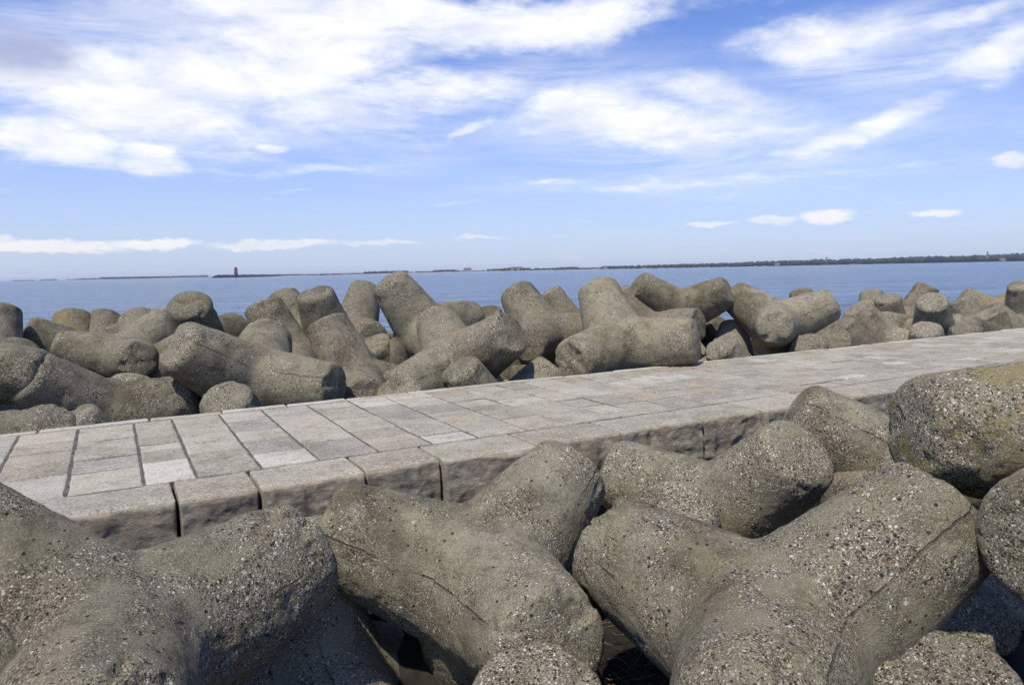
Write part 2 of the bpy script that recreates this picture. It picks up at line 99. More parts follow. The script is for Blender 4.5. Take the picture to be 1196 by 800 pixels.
('', [16.91, 13.48, -0.87], [[-0.4422, 0.8507, -0.284], [-0.8898, -0.4559, 0.0201], [-0.1124, 0.2616, 0.9586]], 1.0, 48, (0.34, 0.8, 0.1, 0.0), 'tetrapod buried in the pile, mostly hidden behind those in front', 'concrete tetrapods buried in the seaward pile', {}),
('', [17.66, 11.87, -0.89], [[-0.0925, -0.5807, -0.8089], [-0.7965, -0.4443, 0.41], [-0.5975, 0.6822, -0.4214]], 1.0, 48, (0.2, 0.8, 0.1, 0.0), 'tetrapod buried in the pile, mostly hidden behind those in front', 'concrete tetrapods buried in the seaward pile', {}),
('', [18.94, 13.05, -0.93], [[-0.1929, 0.1457, 0.9703], [0.8233, -0.514, 0.2409], [0.5338, 0.8453, -0.0208]], 1.0, 48, (0.46, 0.8, 0.1, 0.0), 'tetrapod buried in the pile, mostly hidden behind those in front', 'concrete tetrapods buried in the seaward pile', {}),
('', [20.2, 12.19, -1.07], [[-0.5981, 0.7787, 0.1895], [-0.7634, -0.6255, 0.1611], [0.2439, -0.0483, 0.9686]], 1.0, 48, (0.9, 0.8, 0.1, 0.0), 'tetrapod buried in the pile, mostly hidden behind those in front', 'concrete tetrapods buried in the seaward pile', {}),
('', [21.06, 12.58, -0.99], [[-0.0611, 0.9833, -0.1713], [-0.9962, -0.0494, 0.0718], [0.0622, 0.175, 0.9826]], 1.0, 48, (0.77, 0.8, 0.1, 0.0), 'tetrapod buried in the pile, mostly hidden behind those in front', 'concrete tetrapods buried in the seaward pile', {}),
('', [22.51, 11.55, -0.96], [[-0.825, 0.5215, -0.2179], [-0.4147, -0.2965, 0.8603], [0.384, 0.8001, 0.4609]], 1.0, 48, (0.57, 0.8, 0.1, 0.0), 'tetrapod buried in the pile, mostly hidden behind those in front', 'concrete tetrapods buried in the seaward pile', {}),
('', [23.74, 11.7, -0.74], [[-0.9585, 0.229, -0.1699], [-0.1884, -0.0612, 0.9802], [0.214, 0.9715, 0.1018]], 1.0, 48, (0.57, 0.8, 0.1, 0.0), 'tetrapod buried in the pile, mostly hidden behind those in front', 'concrete tetrapods buried in the seaward pile', {}),
('', [25.36, 12.54, -0.93], [[-0.3393, 0.4992, 0.7973], [0.3794, -0.7029, 0.6016], [0.8608, 0.5066, 0.0491]], 1.0, 48, (0.87, 0.8, 0.1, 0.0), 'tetrapod buried in the pile, mostly hidden behind those in front', 'concrete tetrapods buried in the seaward pile', {}),
('', [26.35, 14.13, -1.07], [[-0.913, -0.3894, -0.1214], [0.131, -0.5619, 0.8168], [-0.3862, 0.7299, 0.564]], 1.0, 48, (0.21, 0.8, 0.1, 0.0), 'tetrapod buried in the pile, mostly hidden behind those in front', 'concrete tetrapods buried in the seaward pile', {}),
('', [27.07, 13.14, -1.08], [[-0.0976, -0.8167, -0.5688], [0.8773, 0.1993, -0.4367], [0.47, -0.5416, 0.697]], 1.0, 48, (0.61, 0.8, 0.1, 0.0), 'tetrapod buried in the pile, mostly hidden behind those in front', 'concrete tetrapods buried in the seaward pile', {}),
('', [28.73, 11.84, -0.84], [[-0.8469, -0.1917, -0.496], [0.5164, -0.0742, -0.8531], [0.1267, -0.9787, 0.1618]], 1.0, 48, (0.31, 0.8, 0.1, 0.0), 'tetrapod buried in the pile, mostly hidden behind those in front', 'concrete tetrapods buried in the seaward pile', {}),
('', [30.18, 12.04, -1.0], [[-0.772, -0.5758, -0.2692], [-0.1983, -0.1842, 0.9627], [-0.6039, 0.7966, 0.028]], 1.0, 48, (0.4, 0.8, 0.1, 0.0), 'tetrapod buried in the pile, mostly hidden behind those in front', 'concrete tetrapods buried in the seaward pile', {}),
('', [31.31, 13.18, -0.75], [[-0.2299, 0.8446, -0.4836], [-0.9294, -0.3379, -0.1484], [-0.2888, 0.4153, 0.8626]], 1.0, 48, (0.37, 0.8, 0.1, 0.0), 'tetrapod buried in the pile, mostly hidden behind those in front', 'concrete tetrapods buried in the seaward pile', {})]
KERBS = [(-4.3, -3.2, 0.13, 0, 'kerb block hidden behind the bottom left tetrapod, fourth from the first open gap'), (-3.2, -2.1, 0.34, 0.0, 'kerb block behind the bottom left tetrapod, third before the leftmost visible one'), (-2.1, -1.1, 0.3, 0.0, 'kerb block beyond the left edge of the photo, behind the bottom left tetrapod'), (-1.1, -0.62, 0.38, 0.02, 'short kerb block at the left edge behind the bottom left tetrapod'), (-0.62, 0.33, 0.36, 0.03, 'leftmost fully visible kerb block, grey front, above the bottom left tetrapod'), (0.33, 0.9, 0.67, 0.0, 'short bluish-grey kerb block with a wide open gap on its left'), (0.9, 1.73, 0.17, -0.01, 'pinkish kerb block with chipped arris above the left leg of the raised-leg tetrapod'), (1.73, 2.405, 0.67, 0.02, 'kerb block with a dark grey rough front between the legs of the raised-leg tetrapod'), (2.405, 3.35, 0.13, -0.03, 'kerb block partly behind the raised leg of the middle foreground tetrapod'), (3.35, 4.32, 0.66, 0.0, 'pale kerb block with a pitted whitish top right behind the raised leg'), (4.32, 5.41, 0.3, 0.01, 'brown-fronted kerb block directly right of the pale pitted one'), (5.41, 6.29, 0.1, 0.009, 'reddish rough kerb block above the tetrapod between kerb and V-shaped one'), (6.29, 7.35, 0.51, -0.002, 'worn kerb block beside the grey tetrapod touching the kerb'), (7.35, 8.44, 0.58, 0.005, 'kerb block cut off by the left side of the big lichen-stained tetrapod'), (8.44, 9.85, 0.34, -0.014, 'pale limestone kerb block further along the walkway edge'), (9.85, 11.27, 0.12, 0.005, 'pale limestone kerb block further along the walkway edge'), (11.27, 12.6, 0.35, 0.013, 'pale limestone kerb block further along the walkway edge'), (12.6, 13.53, 0.23, -0.01, 'pale limestone kerb block further along the walkway edge'), (13.53, 14.51, 0.13, 0.006, 'pale limestone kerb block further along the walkway edge'), (14.51, 15.76, 0.28, -0.01, 'pale limestone kerb block further along the walkway edge'), (15.76, 16.85, 0.54, -0.01, 'pale limestone kerb block further along the walkway edge'), (16.85, 18.02, 0.64, 0.004, 'pale limestone kerb block further along the walkway edge'), (18.02, 19.23, 0.28, 0.008, 'pale limestone kerb block further along the walkway edge'), (19.23, 20.38, 0.17, -0.007, 'pale limestone kerb block further along the walkway edge'), (20.38, 21.58, 0.46, -0.01, 'pale limestone kerb block further along the walkway edge'), (21.58, 22.7, 0.28, 0.009, 'pale limestone kerb block further along the walkway edge'), (22.7, 23.69, 0.58, -0.006, 'pale limestone kerb block further along the walkway edge'), (23.69, 24.66, 0.15, 0.018, 'pale limestone kerb block further along the walkway edge'), (24.66, 25.96, 0.56, -0.017, 'pale limestone kerb block further along the walkway edge'), (25.96, 26.86, 0.36, -0.0, 'pale limestone kerb block further along the walkway edge'), (26.86, 28.04, 0.56, 0.005, 'pale limestone kerb block further along the walkway edge'), (28.04, 29.29, 0.68, -0.017, 'pale limestone kerb block further along the walkway edge'), (29.29, 30.28, 0.35, 0.018, 'pale limestone kerb block further along the walkway edge')]
CLOUDS = [(0.017, 0.2132, 0.1951, 0.0692, -8, 1.45, 0), (0.2137, 0.2662, 0.2534, 0.0672, 15, 1.45, 0), (0.5135, 0.3137, 0.2653, 0.0369, 3, 1.5, 0), (0.3125, 0.3245, 0.336, 0.0378, 0, 1.5, 0), (-0.0471, 0.1565, 0.1159, 0.028, 0, 1.3, 0), (0.0582, 0.1483, 0.048, 0.0258, -20, 1.1, 0), (0.3754, 0.236, 0.1935, 0.0309, -3, 1.0, 0), (0.6923, 0.1805, 0.1602, 0.0442, -10, 1.15, 0), (0.6139, 0.2055, 0.1333, 0.042, 0, 1.1, 0), (0.7576, 0.2182, 0.1342, 0.0305, -10, 0.85, 0), (0.2643, 0.218, 0.1785, 0.0458, 0, 0.85, 0), (0.919, 0.2608, 0.1223, 0.0316, -4, 1.1, 0), (1.0851, 0.2313, 0.0544, 0.0346, 0, 1.05, 0), (1.0434, 0.2646, 0.0729, 0.0122, 4, 0.85, 0), (0.9814, 0.1771, 0.0659, 0.0154, 15, 1.0, 0), (0.9022, 0.1502, 0.0667, 0.0142, 15, 0.75, 0), (0.8419, 0.1705, 0.0602, 0.0164, 12, 0.7, 0), (0.2497, 0.1354, 0.0939, 0.0097, 4, 0.75, 0), (0.1771, 0.1612, 0.0271, 0.0094, 0, 0.9, 0), (0.4511, 0.1882, 0.0367, 0.0097, 12, 1.0, 0), (0.7905, 0.1063, 0.2681, 0.0086, 2, 0.5, 0), (0.567, 0.1119, 0.0574, 0.0067, 0, 0.75, 0), (0.4393, 0.0941, 0.0695, 0.0045, 0, 0.5, 0), (0.2053, 0.1014, 0.032, 0.0032, 0, 0.6, 0)]
CUMULUS = [(-0.0554, 0.0392, 0.0835, 0.0088, -2, 1.0, 0), (0.0515, 0.0411, 0.0581, 0.0073, 0, 1.0, 0), (0.1917, 0.0403, 0.0811, 0.0066, 2, 0.8, 0), (0.3231, 0.0411, 0.0569, 0.0045, 0, 0.5, 0), (0.8435, 0.0563, 0.0307, 0.0065, 0, 0.8, 0), (0.909, 0.0587, 0.0339, 0.0084, 0, 0.95, 0), (1.0293, 0.0576, 0.0274, 0.0059, 0, 0.85, 0), (1.0978, 0.1108, 0.0204, 0.0093, 0, 1.0, 0), (0.7694, 0.0547, 0.0344, 0.0033, 0, 0.8, 0), (0.4612, 0.0447, 0.0349, 0.0035, 0, 0.5, 0)]
VEILS = [(0.9929, 0.2413, 0.2055, 0.0541, 0, 0.7, 0), (0.7144, 0.1686, 0.2822, 0.0783, -5, 0.8, 0), (0.2095, 0.1852, 0.3357, 0.0309, 0, 0.55, 0), (0.7905, 0.1074, 0.3478, 0.0129, 0, 0.5, 0), (0.9497, 0.1609, 0.1712, 0.0584, 5, 0.5, 0), (0.0846, 0.2662, 0.3153, 0.1079, 0, 0.6, 0), (0.5575, 0.2393, 0.2637, 0.0513, 0, 0.5, 0), (0.3951, 0.1503, 0.3414, 0.0219, 0, 0.3, 0)]
DARKC = (-0.0712, 0.247, 0.0585, 0.0415, 0, 1, 0)
SKYTINT=(0.98, 1.2, 1.9)
HAZE=(7.8, 8.8, 10.8)
CLOUD_D=(8.4, 8.9, 10.6)
CLOUD_L=(12.0, 12.0, 12.0)
CUM=(11.0, 10.7, 10.5)
EXPOSURE=-0.1
CAMR = [[0.875195, 0.065414, -0.479327], [-0.48334, 0.076476, -0.872086], [-0.02039, 0.994923, 0.098548]]
TWIG = (2.85, 4.05, -1.25)
HOUSES = [(548, 2380, 26, 9, 'long low house with tiled roof at the left end of the far wood', {}), (605, 2390, 40, 9, 'wide pale house in front of the far dunes', {}), (708, 2370, 14, 6, 'small pale house on the far shore', {}), (908, 2360, 16, 6, 'white house below the far trees', {}), (965, 2400, 5, 19, 'slender pale bell tower above the far trees, left one', {'tower': True, 'dp': 5}), (1152, 2400, 4, 24, 'thin tall tower above the far trees at the right', {'tower': True, 'dp': 4}), (1170, 2340, 14, 5, 'low white boathouse on the shore at the right', {})]


# ------------------------------------------------------------------ helpers
def link_mesh(name, verts, faces, mat, parent=None, smooth=True):
    me = bpy.data.meshes.new(name)
    me.from_pydata([tuple(v) for v in verts], [], [tuple(f) for f in faces])
    if smooth:
        me.polygons.foreach_set('use_smooth', [True] * len(me.polygons))
    me.update()
    o = bpy.data.objects.new(name, me)
    COL.objects.link(o)
    for m in (mat if isinstance(mat, (list, tuple)) else [mat]):
        me.materials.append(m)
    if parent is not None:
        o.parent = parent
    return o

def tag(o, label=None, cat=None, group=None, kind=None):
    if label: o['label'] = label
    if cat: o['category'] = cat
    if group: o['group'] = group
    if kind: o['kind'] = kind
    return o

def _hash(ix, iy, iz, seed):
    h = (ix * 374761393 + iy * 668265263 + iz * 2147483647 + seed * 1274126177) & 0xffffffff
    h = ((h ^ (h >> 13)) * 1274126177) & 0xffffffff
    h = (h ^ (h >> 16)) & 0xffffffff
    return h / 4294967295.0 * 2 - 1

def vnoise(P, scale, seed=0):
    Q = P * scale + 137.3
    I = np.floor(Q).astype(np.int64); f = Q - I
    f = f * f * f * (f * (f * 6 - 15) + 10)
    r = 0
    for dx in (0, 1):
        for dy in (0, 1):
            for dz in (0, 1):
                w = (f[:, 0] if dx else 1 - f[:, 0]) * (f[:, 1] if dy else 1 - f[:, 1]) * (f[:, 2] if dz else 1 - f[:, 2])
                r = r + w * _hash(I[:, 0] + dx, I[:, 1] + dy, I[:, 2] + dz, seed)
    return r

def fbm(P, scale, octaves=3, seed=0):
    r = 0; a = 1
    for k in range(octaves):
        r = r + a * vnoise(P, scale * 2 ** k, seed + k * 17); a *= .5
    return r

# ------------------------------------------------------------------ node helpers
class NT:
    def __init__(self, tree):
        self.t = tree; self.n = tree.nodes; self.l = tree.links
    def add(self, kind, **kw):
        n = self.n.new(kind)
        for k, v in kw.items(): setattr(n, k, v)
        return n
    def put(self, sock, v):
        if v is None: return
        if hasattr(v, 'is_output') or hasattr(v, 'links'):
            self.l.new(v, sock)
        else:
            if isinstance(v, (tuple, list)) and len(v) == 3 and sock.type == 'RGBA': v = (*v, 1)
            sock.default_value = v
    def math(self, op, a, b=None, c=None, clamp=False):
        n = self.add('ShaderNodeMath', operation=op); n.use_clamp = clamp
        self.put(n.inputs[0], a); self.put(n.inputs[1], b)
        if c is not None: self.put(n.inputs[2], c)
        return n.outputs[0]
    def mix(self, f, a, b, blend='MIX'):
        n = self.add('ShaderNodeMix', data_type='RGBA', blend_type=blend)
        self.put(n.inputs[0], f); self.put(n.inputs[6], a); self.put(n.inputs[7], b)
        return n.outputs[2]
    def mr(self, v, a, b, c=0., d=1., smooth=False):
        n = self.add('ShaderNodeMapRange'); n.clamp = True
        if smooth: n.interpolation_type = 'SMOOTHSTEP'
        for i, x in enumerate((v, a, b, c, d)): self.put(n.inputs[i], x)
        return n.outputs[0]
    def noise(self, vec, scale, detail=4, rough=.55, dist=0., dim='3D'):
        n = self.add('ShaderNodeTexNoise', noise_dimensions=dim)
        self.put(n.inputs['Vector'], vec); n.inputs['Scale'].default_value = scale
        n.inputs['Detail'].default_value = detail; n.inputs['Roughness'].default_value = rough
        n.inputs['Distortion'].default_value = dist
        return n
    def vor(self, vec, scale, feature='F1', rand=1.):
        n = self.add('ShaderNodeTexVoronoi', feature=feature)
        self.put(n.inputs['Vector'], vec); n.inputs['Scale'].default_value = scale
        n.inputs['Randomness'].default_value = rand
        return n
    def ramp(self, f, stops, const=False):
        n = self.add('ShaderNodeValToRGB'); r = n.color_ramp
        if const: r.interpolation = 'CONSTANT'
        while len(r.elements) < len(stops): r.elements.new(.5)
        for e, (p, c) in zip(r.elements, stops):
            e.position = p; e.color = (*c, 1) if len(c) == 3 else c
        self.put(n.inputs[0], f)
        return n.outputs[0]
    def vec(self, op, a, b=None):
        n = self.add('ShaderNodeVectorMath', operation=op)
        self.put(n.inputs[0], a); self.put(n.inputs[1], b)
        return n.outputs[0] if op not in ('LENGTH', 'DOT_PRODUCT') else n.outputs[1]
    def bump(self, h, strength, dist, normal=None):
        n = self.add('ShaderNodeBump'); n.inputs['Strength'].default_value = strength
        n.inputs['Distance'].default_value = dist
        self.put(n.inputs['Height'], h)
        if normal is not None: self.put(n.inputs['Normal'], normal)
        return n.outputs[0]

def new_mat(name):
    m = bpy.data.materials.new(name); m.use_nodes = True
    t = NT(m.node_tree); t.n.clear()
    out = t.add('ShaderNodeOutputMaterial'); b = t.add('ShaderNodeBsdfPrincipled')
    t.l.new(b.outputs[0], out.inputs[0])
    return m, t, b

def simple_mat(name, col, rough=.8, var=.25, scale=3.):
    m, t, b = new_mat(name)
    tc = t.add('ShaderNodeTexCoord')
    n = t.noise(tc.outputs['Object'], scale, 4)
    c = t.mix(t.mr(n.outputs[0], .3, .7), tuple(x * (1 - var) for x in col), tuple(min(1, x * (1 + var)) for x in col))
    t.put(b.inputs['Base Color'], c); b.inputs['Roughness'].default_value = rough
    b.inputs['Specular IOR Level'].default_value = .2
    return m

# ------------------------------------------------------------------ concrete with exposed aggregate
def concrete():
    m, t, b = new_mat('aggregate_concrete')
    tc = t.add('ShaderNodeTexCoord'); oi = t.add('ShaderNodeObjectInfo')
    off = t.vec('SCALE', (1., 1.7, 2.3)); off.node.inputs[0].default_value = (31., 57., 73.)
    t.l.new(oi.outputs['Random'], off.node.inputs[3])
    P = t.vec('ADD', tc.outputs['Object'], off)
    sep = t.add('ShaderNodeSeparateColor'); t.l.new(oi.outputs['Color'], sep.inputs[0])
    brown, peb, lich = sep.outputs[0], sep.outputs[1], sep.outputs[2]; seamk = oi.outputs['Alpha']
    n1 = t.noise(P, 1.6, 5, .6).outputs[0]
    n2 = t.noise(P, 5.5, 5, .6).outputs[0]
    n3 = t.noise(P, 85., 4, .8).outputs[0]
    base = t.mix(t.math('MULTIPLY', t.mr(n1, .35, .65, .35, 1.), brown), (.140, .134, .090), (.142, .114, .064))
    base = t.mix(t.mr(n2, .42, .72), base, (.220, .198, .132))
    base = t.mix(t.mr(n2, .50, .30), base, (.070, .064, .042))
    st = t.noise(P, .9, 6, .7).outputs[0]
    fleck = t.mr(n3, .44, .60)
    base = t.mix(t.math('MULTIPLY', fleck, .6), base, (.40, .35, .24))
    # how far the cement skin has weathered off
    att = t.add('ShaderNodeAttribute', attribute_name='tip')
    ex = t.math('ADD', t.mr(t.noise(P, 2.6, 4, .65).outputs[0], .43, .61), t.math('MULTIPLY', att.outputs['Fac'], .35))
    ex = t.math('MULTIPLY', ex, t.math('ADD', t.math('MULTIPLY', peb, .75), .48), clamp=True)
    # pebbles
    wp = t.vec('ADD', P, t.vec('SCALE', t.noise(P, 30., 2).outputs[1])); 
    sc = wp.node.inputs[1].links[0].from_node; sc.inputs[3].default_value = .012
    cols = [(0., (.025, .021, .014)), (.20, (.10, .08, .05)), (.38, (.20, .175, .12)), (.56, (.31, .25, .155)), (.70, (.24, .225, .19)), (.80, (.46, .41, .30)), (.92, (.72, .67, .55))]
    def layer(scale, th0, th1):
        v = t.vor(wp, scale)
        s = t.add('ShaderNodeSeparateColor'); t.l.new(v.outputs['Color'], s.inputs[0])
        d = v.outputs['Distance']
        size = t.math('MULTIPLY_ADD', s.outputs[1], th1 - th0, th0)
        size = t.math('MULTIPLY', size, t.math('MULTIPLY_ADD', ex, .75, .35))
        mask = t.mr(t.math('SUBTRACT', d, size), .05, -.03)
        col = t.ramp(s.outputs[0], cols, const=True)
        h = t.math('MULTIPLY', t.math('SUBTRACT', size, d, clamp=True), 2.)
        return mask, col, h
    mA, cA, hA = layer(70., .10, .62)
    mB, cB, hB = layer(150., .30, .78)
    mC, cC, hC = layer(38., -.72, .42)
    col = t.mix(t.math('MULTIPLY', mB, .85), base, cB)
    col = t.mix(t.math('MULTIPLY', mA, .9), col, cA)
    col = t.mix(t.math('MULTIPLY', mC, .9), col, cC)
    # pits
    pv = t.vor(P, 24.)
    ps = t.add('ShaderNodeSeparateColor'); t.l.new(pv.outputs['Color'], ps.inputs[0])
    pit = t.math('MULTIPLY', t.mr(pv.outputs['Distance'], .30, .16), t.math('GREATER_THAN', ps.outputs[2], .86))
    col = t.mix(pit, col, (.03, .028, .022))
    # yellow-green lichen and pale crust
    ln = t.noise(P, 3.2, 6, .7).outputs[0]
    lm = t.math('MULTIPLY', t.mr(ln, .47, .63), lich)
    col = t.mix(t.math('MULTIPLY', lm, .75), col, (.24, .19, .055))
    cv = t.vor(wp, 15.)
    cs = t.add('ShaderNodeSeparateColor'); t.l.new(cv.outputs['Color'], cs.inputs[0])
    cr = t.math('MULTIPLY', t.mr(cv.outputs['Distance'], .24, .10), t.math('GREATER_THAN', cs.outputs[0], .90))
    cr = t.math('MULTIPLY', cr, t.mr(t.noise(P, 2., 2).outputs[0], .46, .56))
    col = t.mix(t.math('MULTIPLY', cr, .7), col, (.62, .60, .54))
    col = t.mix(t.mr(st, .50, .36, 0., .75), col, t.mix(1., col, (.40, .38, .32), 'MULTIPLY'))
    bri = t.mr(oi.outputs['Random'], 0., 1., .78, 1.20)
    vv = t.vec('SCALE', col); vv.node.inputs[3].default_value = 1.; t.l.new(bri, vv.node.inputs[3]); col = vv
    # mould parting line
    sa = t.add('ShaderNodeAttribute', attribute_name='seam')
    wob = t.math('MULTIPLY', t.math('SUBTRACT', t.noise(P, 7., 3).outputs[0], .5), .05)
    sd = t.math('ABSOLUTE', t.math('ADD', sa.outputs['Fac'], wob))
    gate = t.mr(t.noise(P, 2.2, 3).outputs[0], .44, .54)
    line = t.math('MULTIPLY', t.mr(sd, .011, .004), t.math('MULTIPLY', seamk, gate))
    col = t.mix(t.math('MULTIPLY', line, .75), col, (.055, .047, .036))
    ridge = t.math('MULTIPLY', t.mr(sd, .024, .010), t.math('MULTIPLY', seamk, gate))
    h = t.math('ADD', t.math('MULTIPLY', hB, .35), t.math('ADD', t.math('MULTIPLY', hA, .8), hC))
    h = t.math('SUBTRACT', h, t.math('MULTIPLY', pit, .8))
    h = t.math('ADD', h, t.math('MULTIPLY', fleck, .25))
    h = t.math('ADD', h, t.math('MULTIPLY', cr, .4))
    h = t.math('SUBTRACT', t.math('ADD', h, t.math('MULTIPLY', ridge, .5)), t.math('MULTIPLY', line, .9))
    nb = t.bump(t.noise(P, 12., 5, .65).outputs[0], .5, .05)
    nb = t.bump(h, .8, .012, nb)
    t.l.new(nb, b.inputs['Normal'])
    t.l.new(col, b.inputs['Base Color'])
    b.inputs['Roughness'].default_value = .9
    b.inputs['Specular IOR Level'].default_value = .18
    return m
M_CON = concrete()

# ------------------------------------------------------------------ tetrapod
DIRS = np.array([[1, 1, 1], [1, -1, -1], [-1, 1, -1], [-1, -1, 1]]) / 3 ** .5
L0, R0, RT = 1.20, .515, .335
def tetra_mesh(seed, N, rough=1., bev=.085, dome=.02, thin=1.):
    """one casting: four tapering blunt legs that meet in soft creases"""
    rng = np.random.default_rng(seed)
    rt = RT * thin
    k = (R0 - rt) / L0
    M = max(8, N // 4); B = 7; Cc = max(3, N // 16)
    V = []; F = []; tipw = []; seam = []; key = {}
    root = []
    for i in range(4):
        di = DIRS[i]; others = [j for j in range(4) if j != i]
        u0 = DIRS[others[0]] - di * (DIRS[others[0]] @ di); u0 /= np.linalg.norm(u0)
        v0 = np.cross(di, u0)
        us = []
        for j in others:
            u = DIRS[j] - di * (DIRS[j] @ di); us.append(u / np.linalg.norm(u))
        bv = bev * rng.uniform(.75, 1.3); dm = dome * rng.uniform(.3, 1.6)
        Li = L0 * rng.uniform(.985, 1.015)
        rows = []
        ph = np.arange(N) * 2 * math.pi / N
        cosm = np.max([np.cos(ph - math.atan2(u @ v0, u @ u0)) for u in us], axis=0)
        angd = []
        for p in ph:
            ds = [((p - math.atan2(u @ v0, u @ u0) + math.pi) % (2 * math.pi)) - math.pi for u in us]
            angd.append(min(ds, key=abs))
        angd = np.array(angd)
        tc = .7071 * R0 * cosm / (1 + .7071 * k * cosm)
        prof = []
        te = Li - bv
        for a in range(M + 1):
            s = a / M
            tt = tc + (te - tc) * s
            prof.append((tt, R0 - k * tt, np.clip((s - .55) / .45, 0, 1)))
        re = R0 - k * te
        for a in range(1, B + 1):
            th = a / B * math.pi / 2
            ex = 1.0
            prof.append((np.full(N, te + bv * math.sin(th)), np.full(N, re - bv * (1 - math.cos(th)) - k * bv * math.sin(th) * .5), 1.))
        rl = prof[-1][1][0]
        for a in range(1, Cc):
            s = 1 - a / Cc
            prof.append((np.full(N, Li + dm * (1 - s * s)), np.full(N, rl * s), 1.01))
        for ri, (tt, rr, w) in enumerate(prof):
            row = []
            for q in range(N):
                p = di * tt[q] + (u0 * math.cos(ph[q]) + v0 * math.sin(ph[q])) * rr[q]
                if ri == 0:
                    kk = (round(p[0], 3), round(p[1], 3), round(p[2], 3))
                    hit = None
                    for ddx in (0, -.001, .001):
                        for ddy in (0, -.001, .001):
                            for ddz in (0, -.001, .001):
                                k2 = (round(kk[0] + ddx, 3), round(kk[1] + ddy, 3), round(kk[2] + ddz, 3))
                                if k2 in key: hit = key[k2]; break
                            if hit is not None: break
                        if hit is not None: break
                    if hit is not None and np.linalg.norm(V[hit] - p) < .0015:
                        row.append(hit); continue
                    key[kk] = len(V)
                row.append(len(V)); V.append(p); tipw.append(float(w if np.isscalar(w) else w)); seam.append(angd[q] * rr[q] if w < 1.005 else .4); root.append(max(0., tt[q] - tc[q]))
            rows.append(row)
        for a in range(len(rows) - 1):
            for q in range(N):
                q2 = (q + 1) % N
                f = [rows[a][q], rows[a][q2], rows[a + 1][q2], rows[a + 1][q]]
                f = [x for z, x in enumerate(f) if x not in f[:z]]
                if len(f) > 2: F.append(f)
        c = len(V); V.append(di * (Li + dm)); tipw.append(1.); seam.append(.3); root.append(Li)
        for q in range(N): F.append([rows[-1][q], rows[-1][(q + 1) % N], c])
    V = np.array(V); tipw = np.array(tipw); root = np.array(root)
    # soften the creases
    E = set()
    for f in F:
        for a in range(len(f)):
            x, y = f[a], f[(a + 1) % len(f)]
            E.add((min(x, y), max(x, y)))
    E = np.array(list(E)); deg = np.bincount(E.ravel(), minlength=len(V))[:, None]
    w = (np.exp(-(root / .08) ** 2))[:, None]
    wt = (tipw * .35)[:, None] * (root > .3)[:, None]
    for it in range(int(2.4 * (N / 48) ** 2)):
        Sm = np.zeros_like(V)
        for cidx in range(3):
            Sm[:, cidx] = np.bincount(E[:, 0], weights=V[E[:, 1], cidx], minlength=len(V)) + np.bincount(E[:, 1], weights=V[E[:, 0], cidx], minlength=len(V))
        av = Sm / np.maximum(deg, 1)
        V = V + (av - V) * w * .8
        if it < .6 * (N / 48) ** 2: V = V + (av - V) * wt * .5
    me = bpy.data.meshes.new('tetrapod'); me.from_pydata(V.tolist(), [], F); me.update()
    nr = np.zeros(len(V) * 3); me.vertices.foreach_get('normal', nr); nr = nr.reshape(-1, 3)
    s2 = rng.uniform(-40, 40, 3)
    Q = V + s2
    d = fbm(Q, 1.5, 2, seed) * .008 + fbm(Q, 6., 3, seed + 5) * .0045 * rough
    chip = np.clip(fbm(Q, 5., 3, seed + 9) - .25, 0, 1)
    d -= chip * (.008 + .05 * tipw) * rough
    if N > 100: d += fbm(Q, 26., 2, seed + 30) * .0028
    V = V + nr * d[:, None]
    me.vertices.foreach_set('co', V.ravel())
    # outward faces?
    me.update()
    bmv = sum((Vector(V[F[z][0]]).dot(me.polygons[z].normal)) for z in range(0, len(F), 97))
    if bmv < 0: me.flip_normals()
    for nm, arr in (('tip', tipw), ('seam', np.array(seam))):
        a = me.attributes.new(nm, 'FLOAT', 'POINT'); a.data.foreach_set('value', np.asarray(arr, dtype=np.float32))
    me.polygons.foreach_set('use_smooth', [True] * len(me.polygons))
    me.materials.append(M_CON)
    return me

for i, (nm, P, Rm, s, N, col, label, group, op) in enumerate(TETRA):
    me = tetra_mesh(100 + i * 3, N, **op)
    o = bpy.data.objects.new('tetrapod', me); COL.objects.link(o)
    mw = Matrix([list(r) + [0] for r in Rm] + [[0, 0, 0, 1]])
    if mw.to_3x3().determinant() < 0:
        mw = mw @ Matrix.Scale(-1, 4)
    o.matrix_world = Matrix.Translation(Vector(P)) @ mw @ Matrix.Scale(s, 4)
    o.color = col
    tag(o, label, 'tetrapod', group)

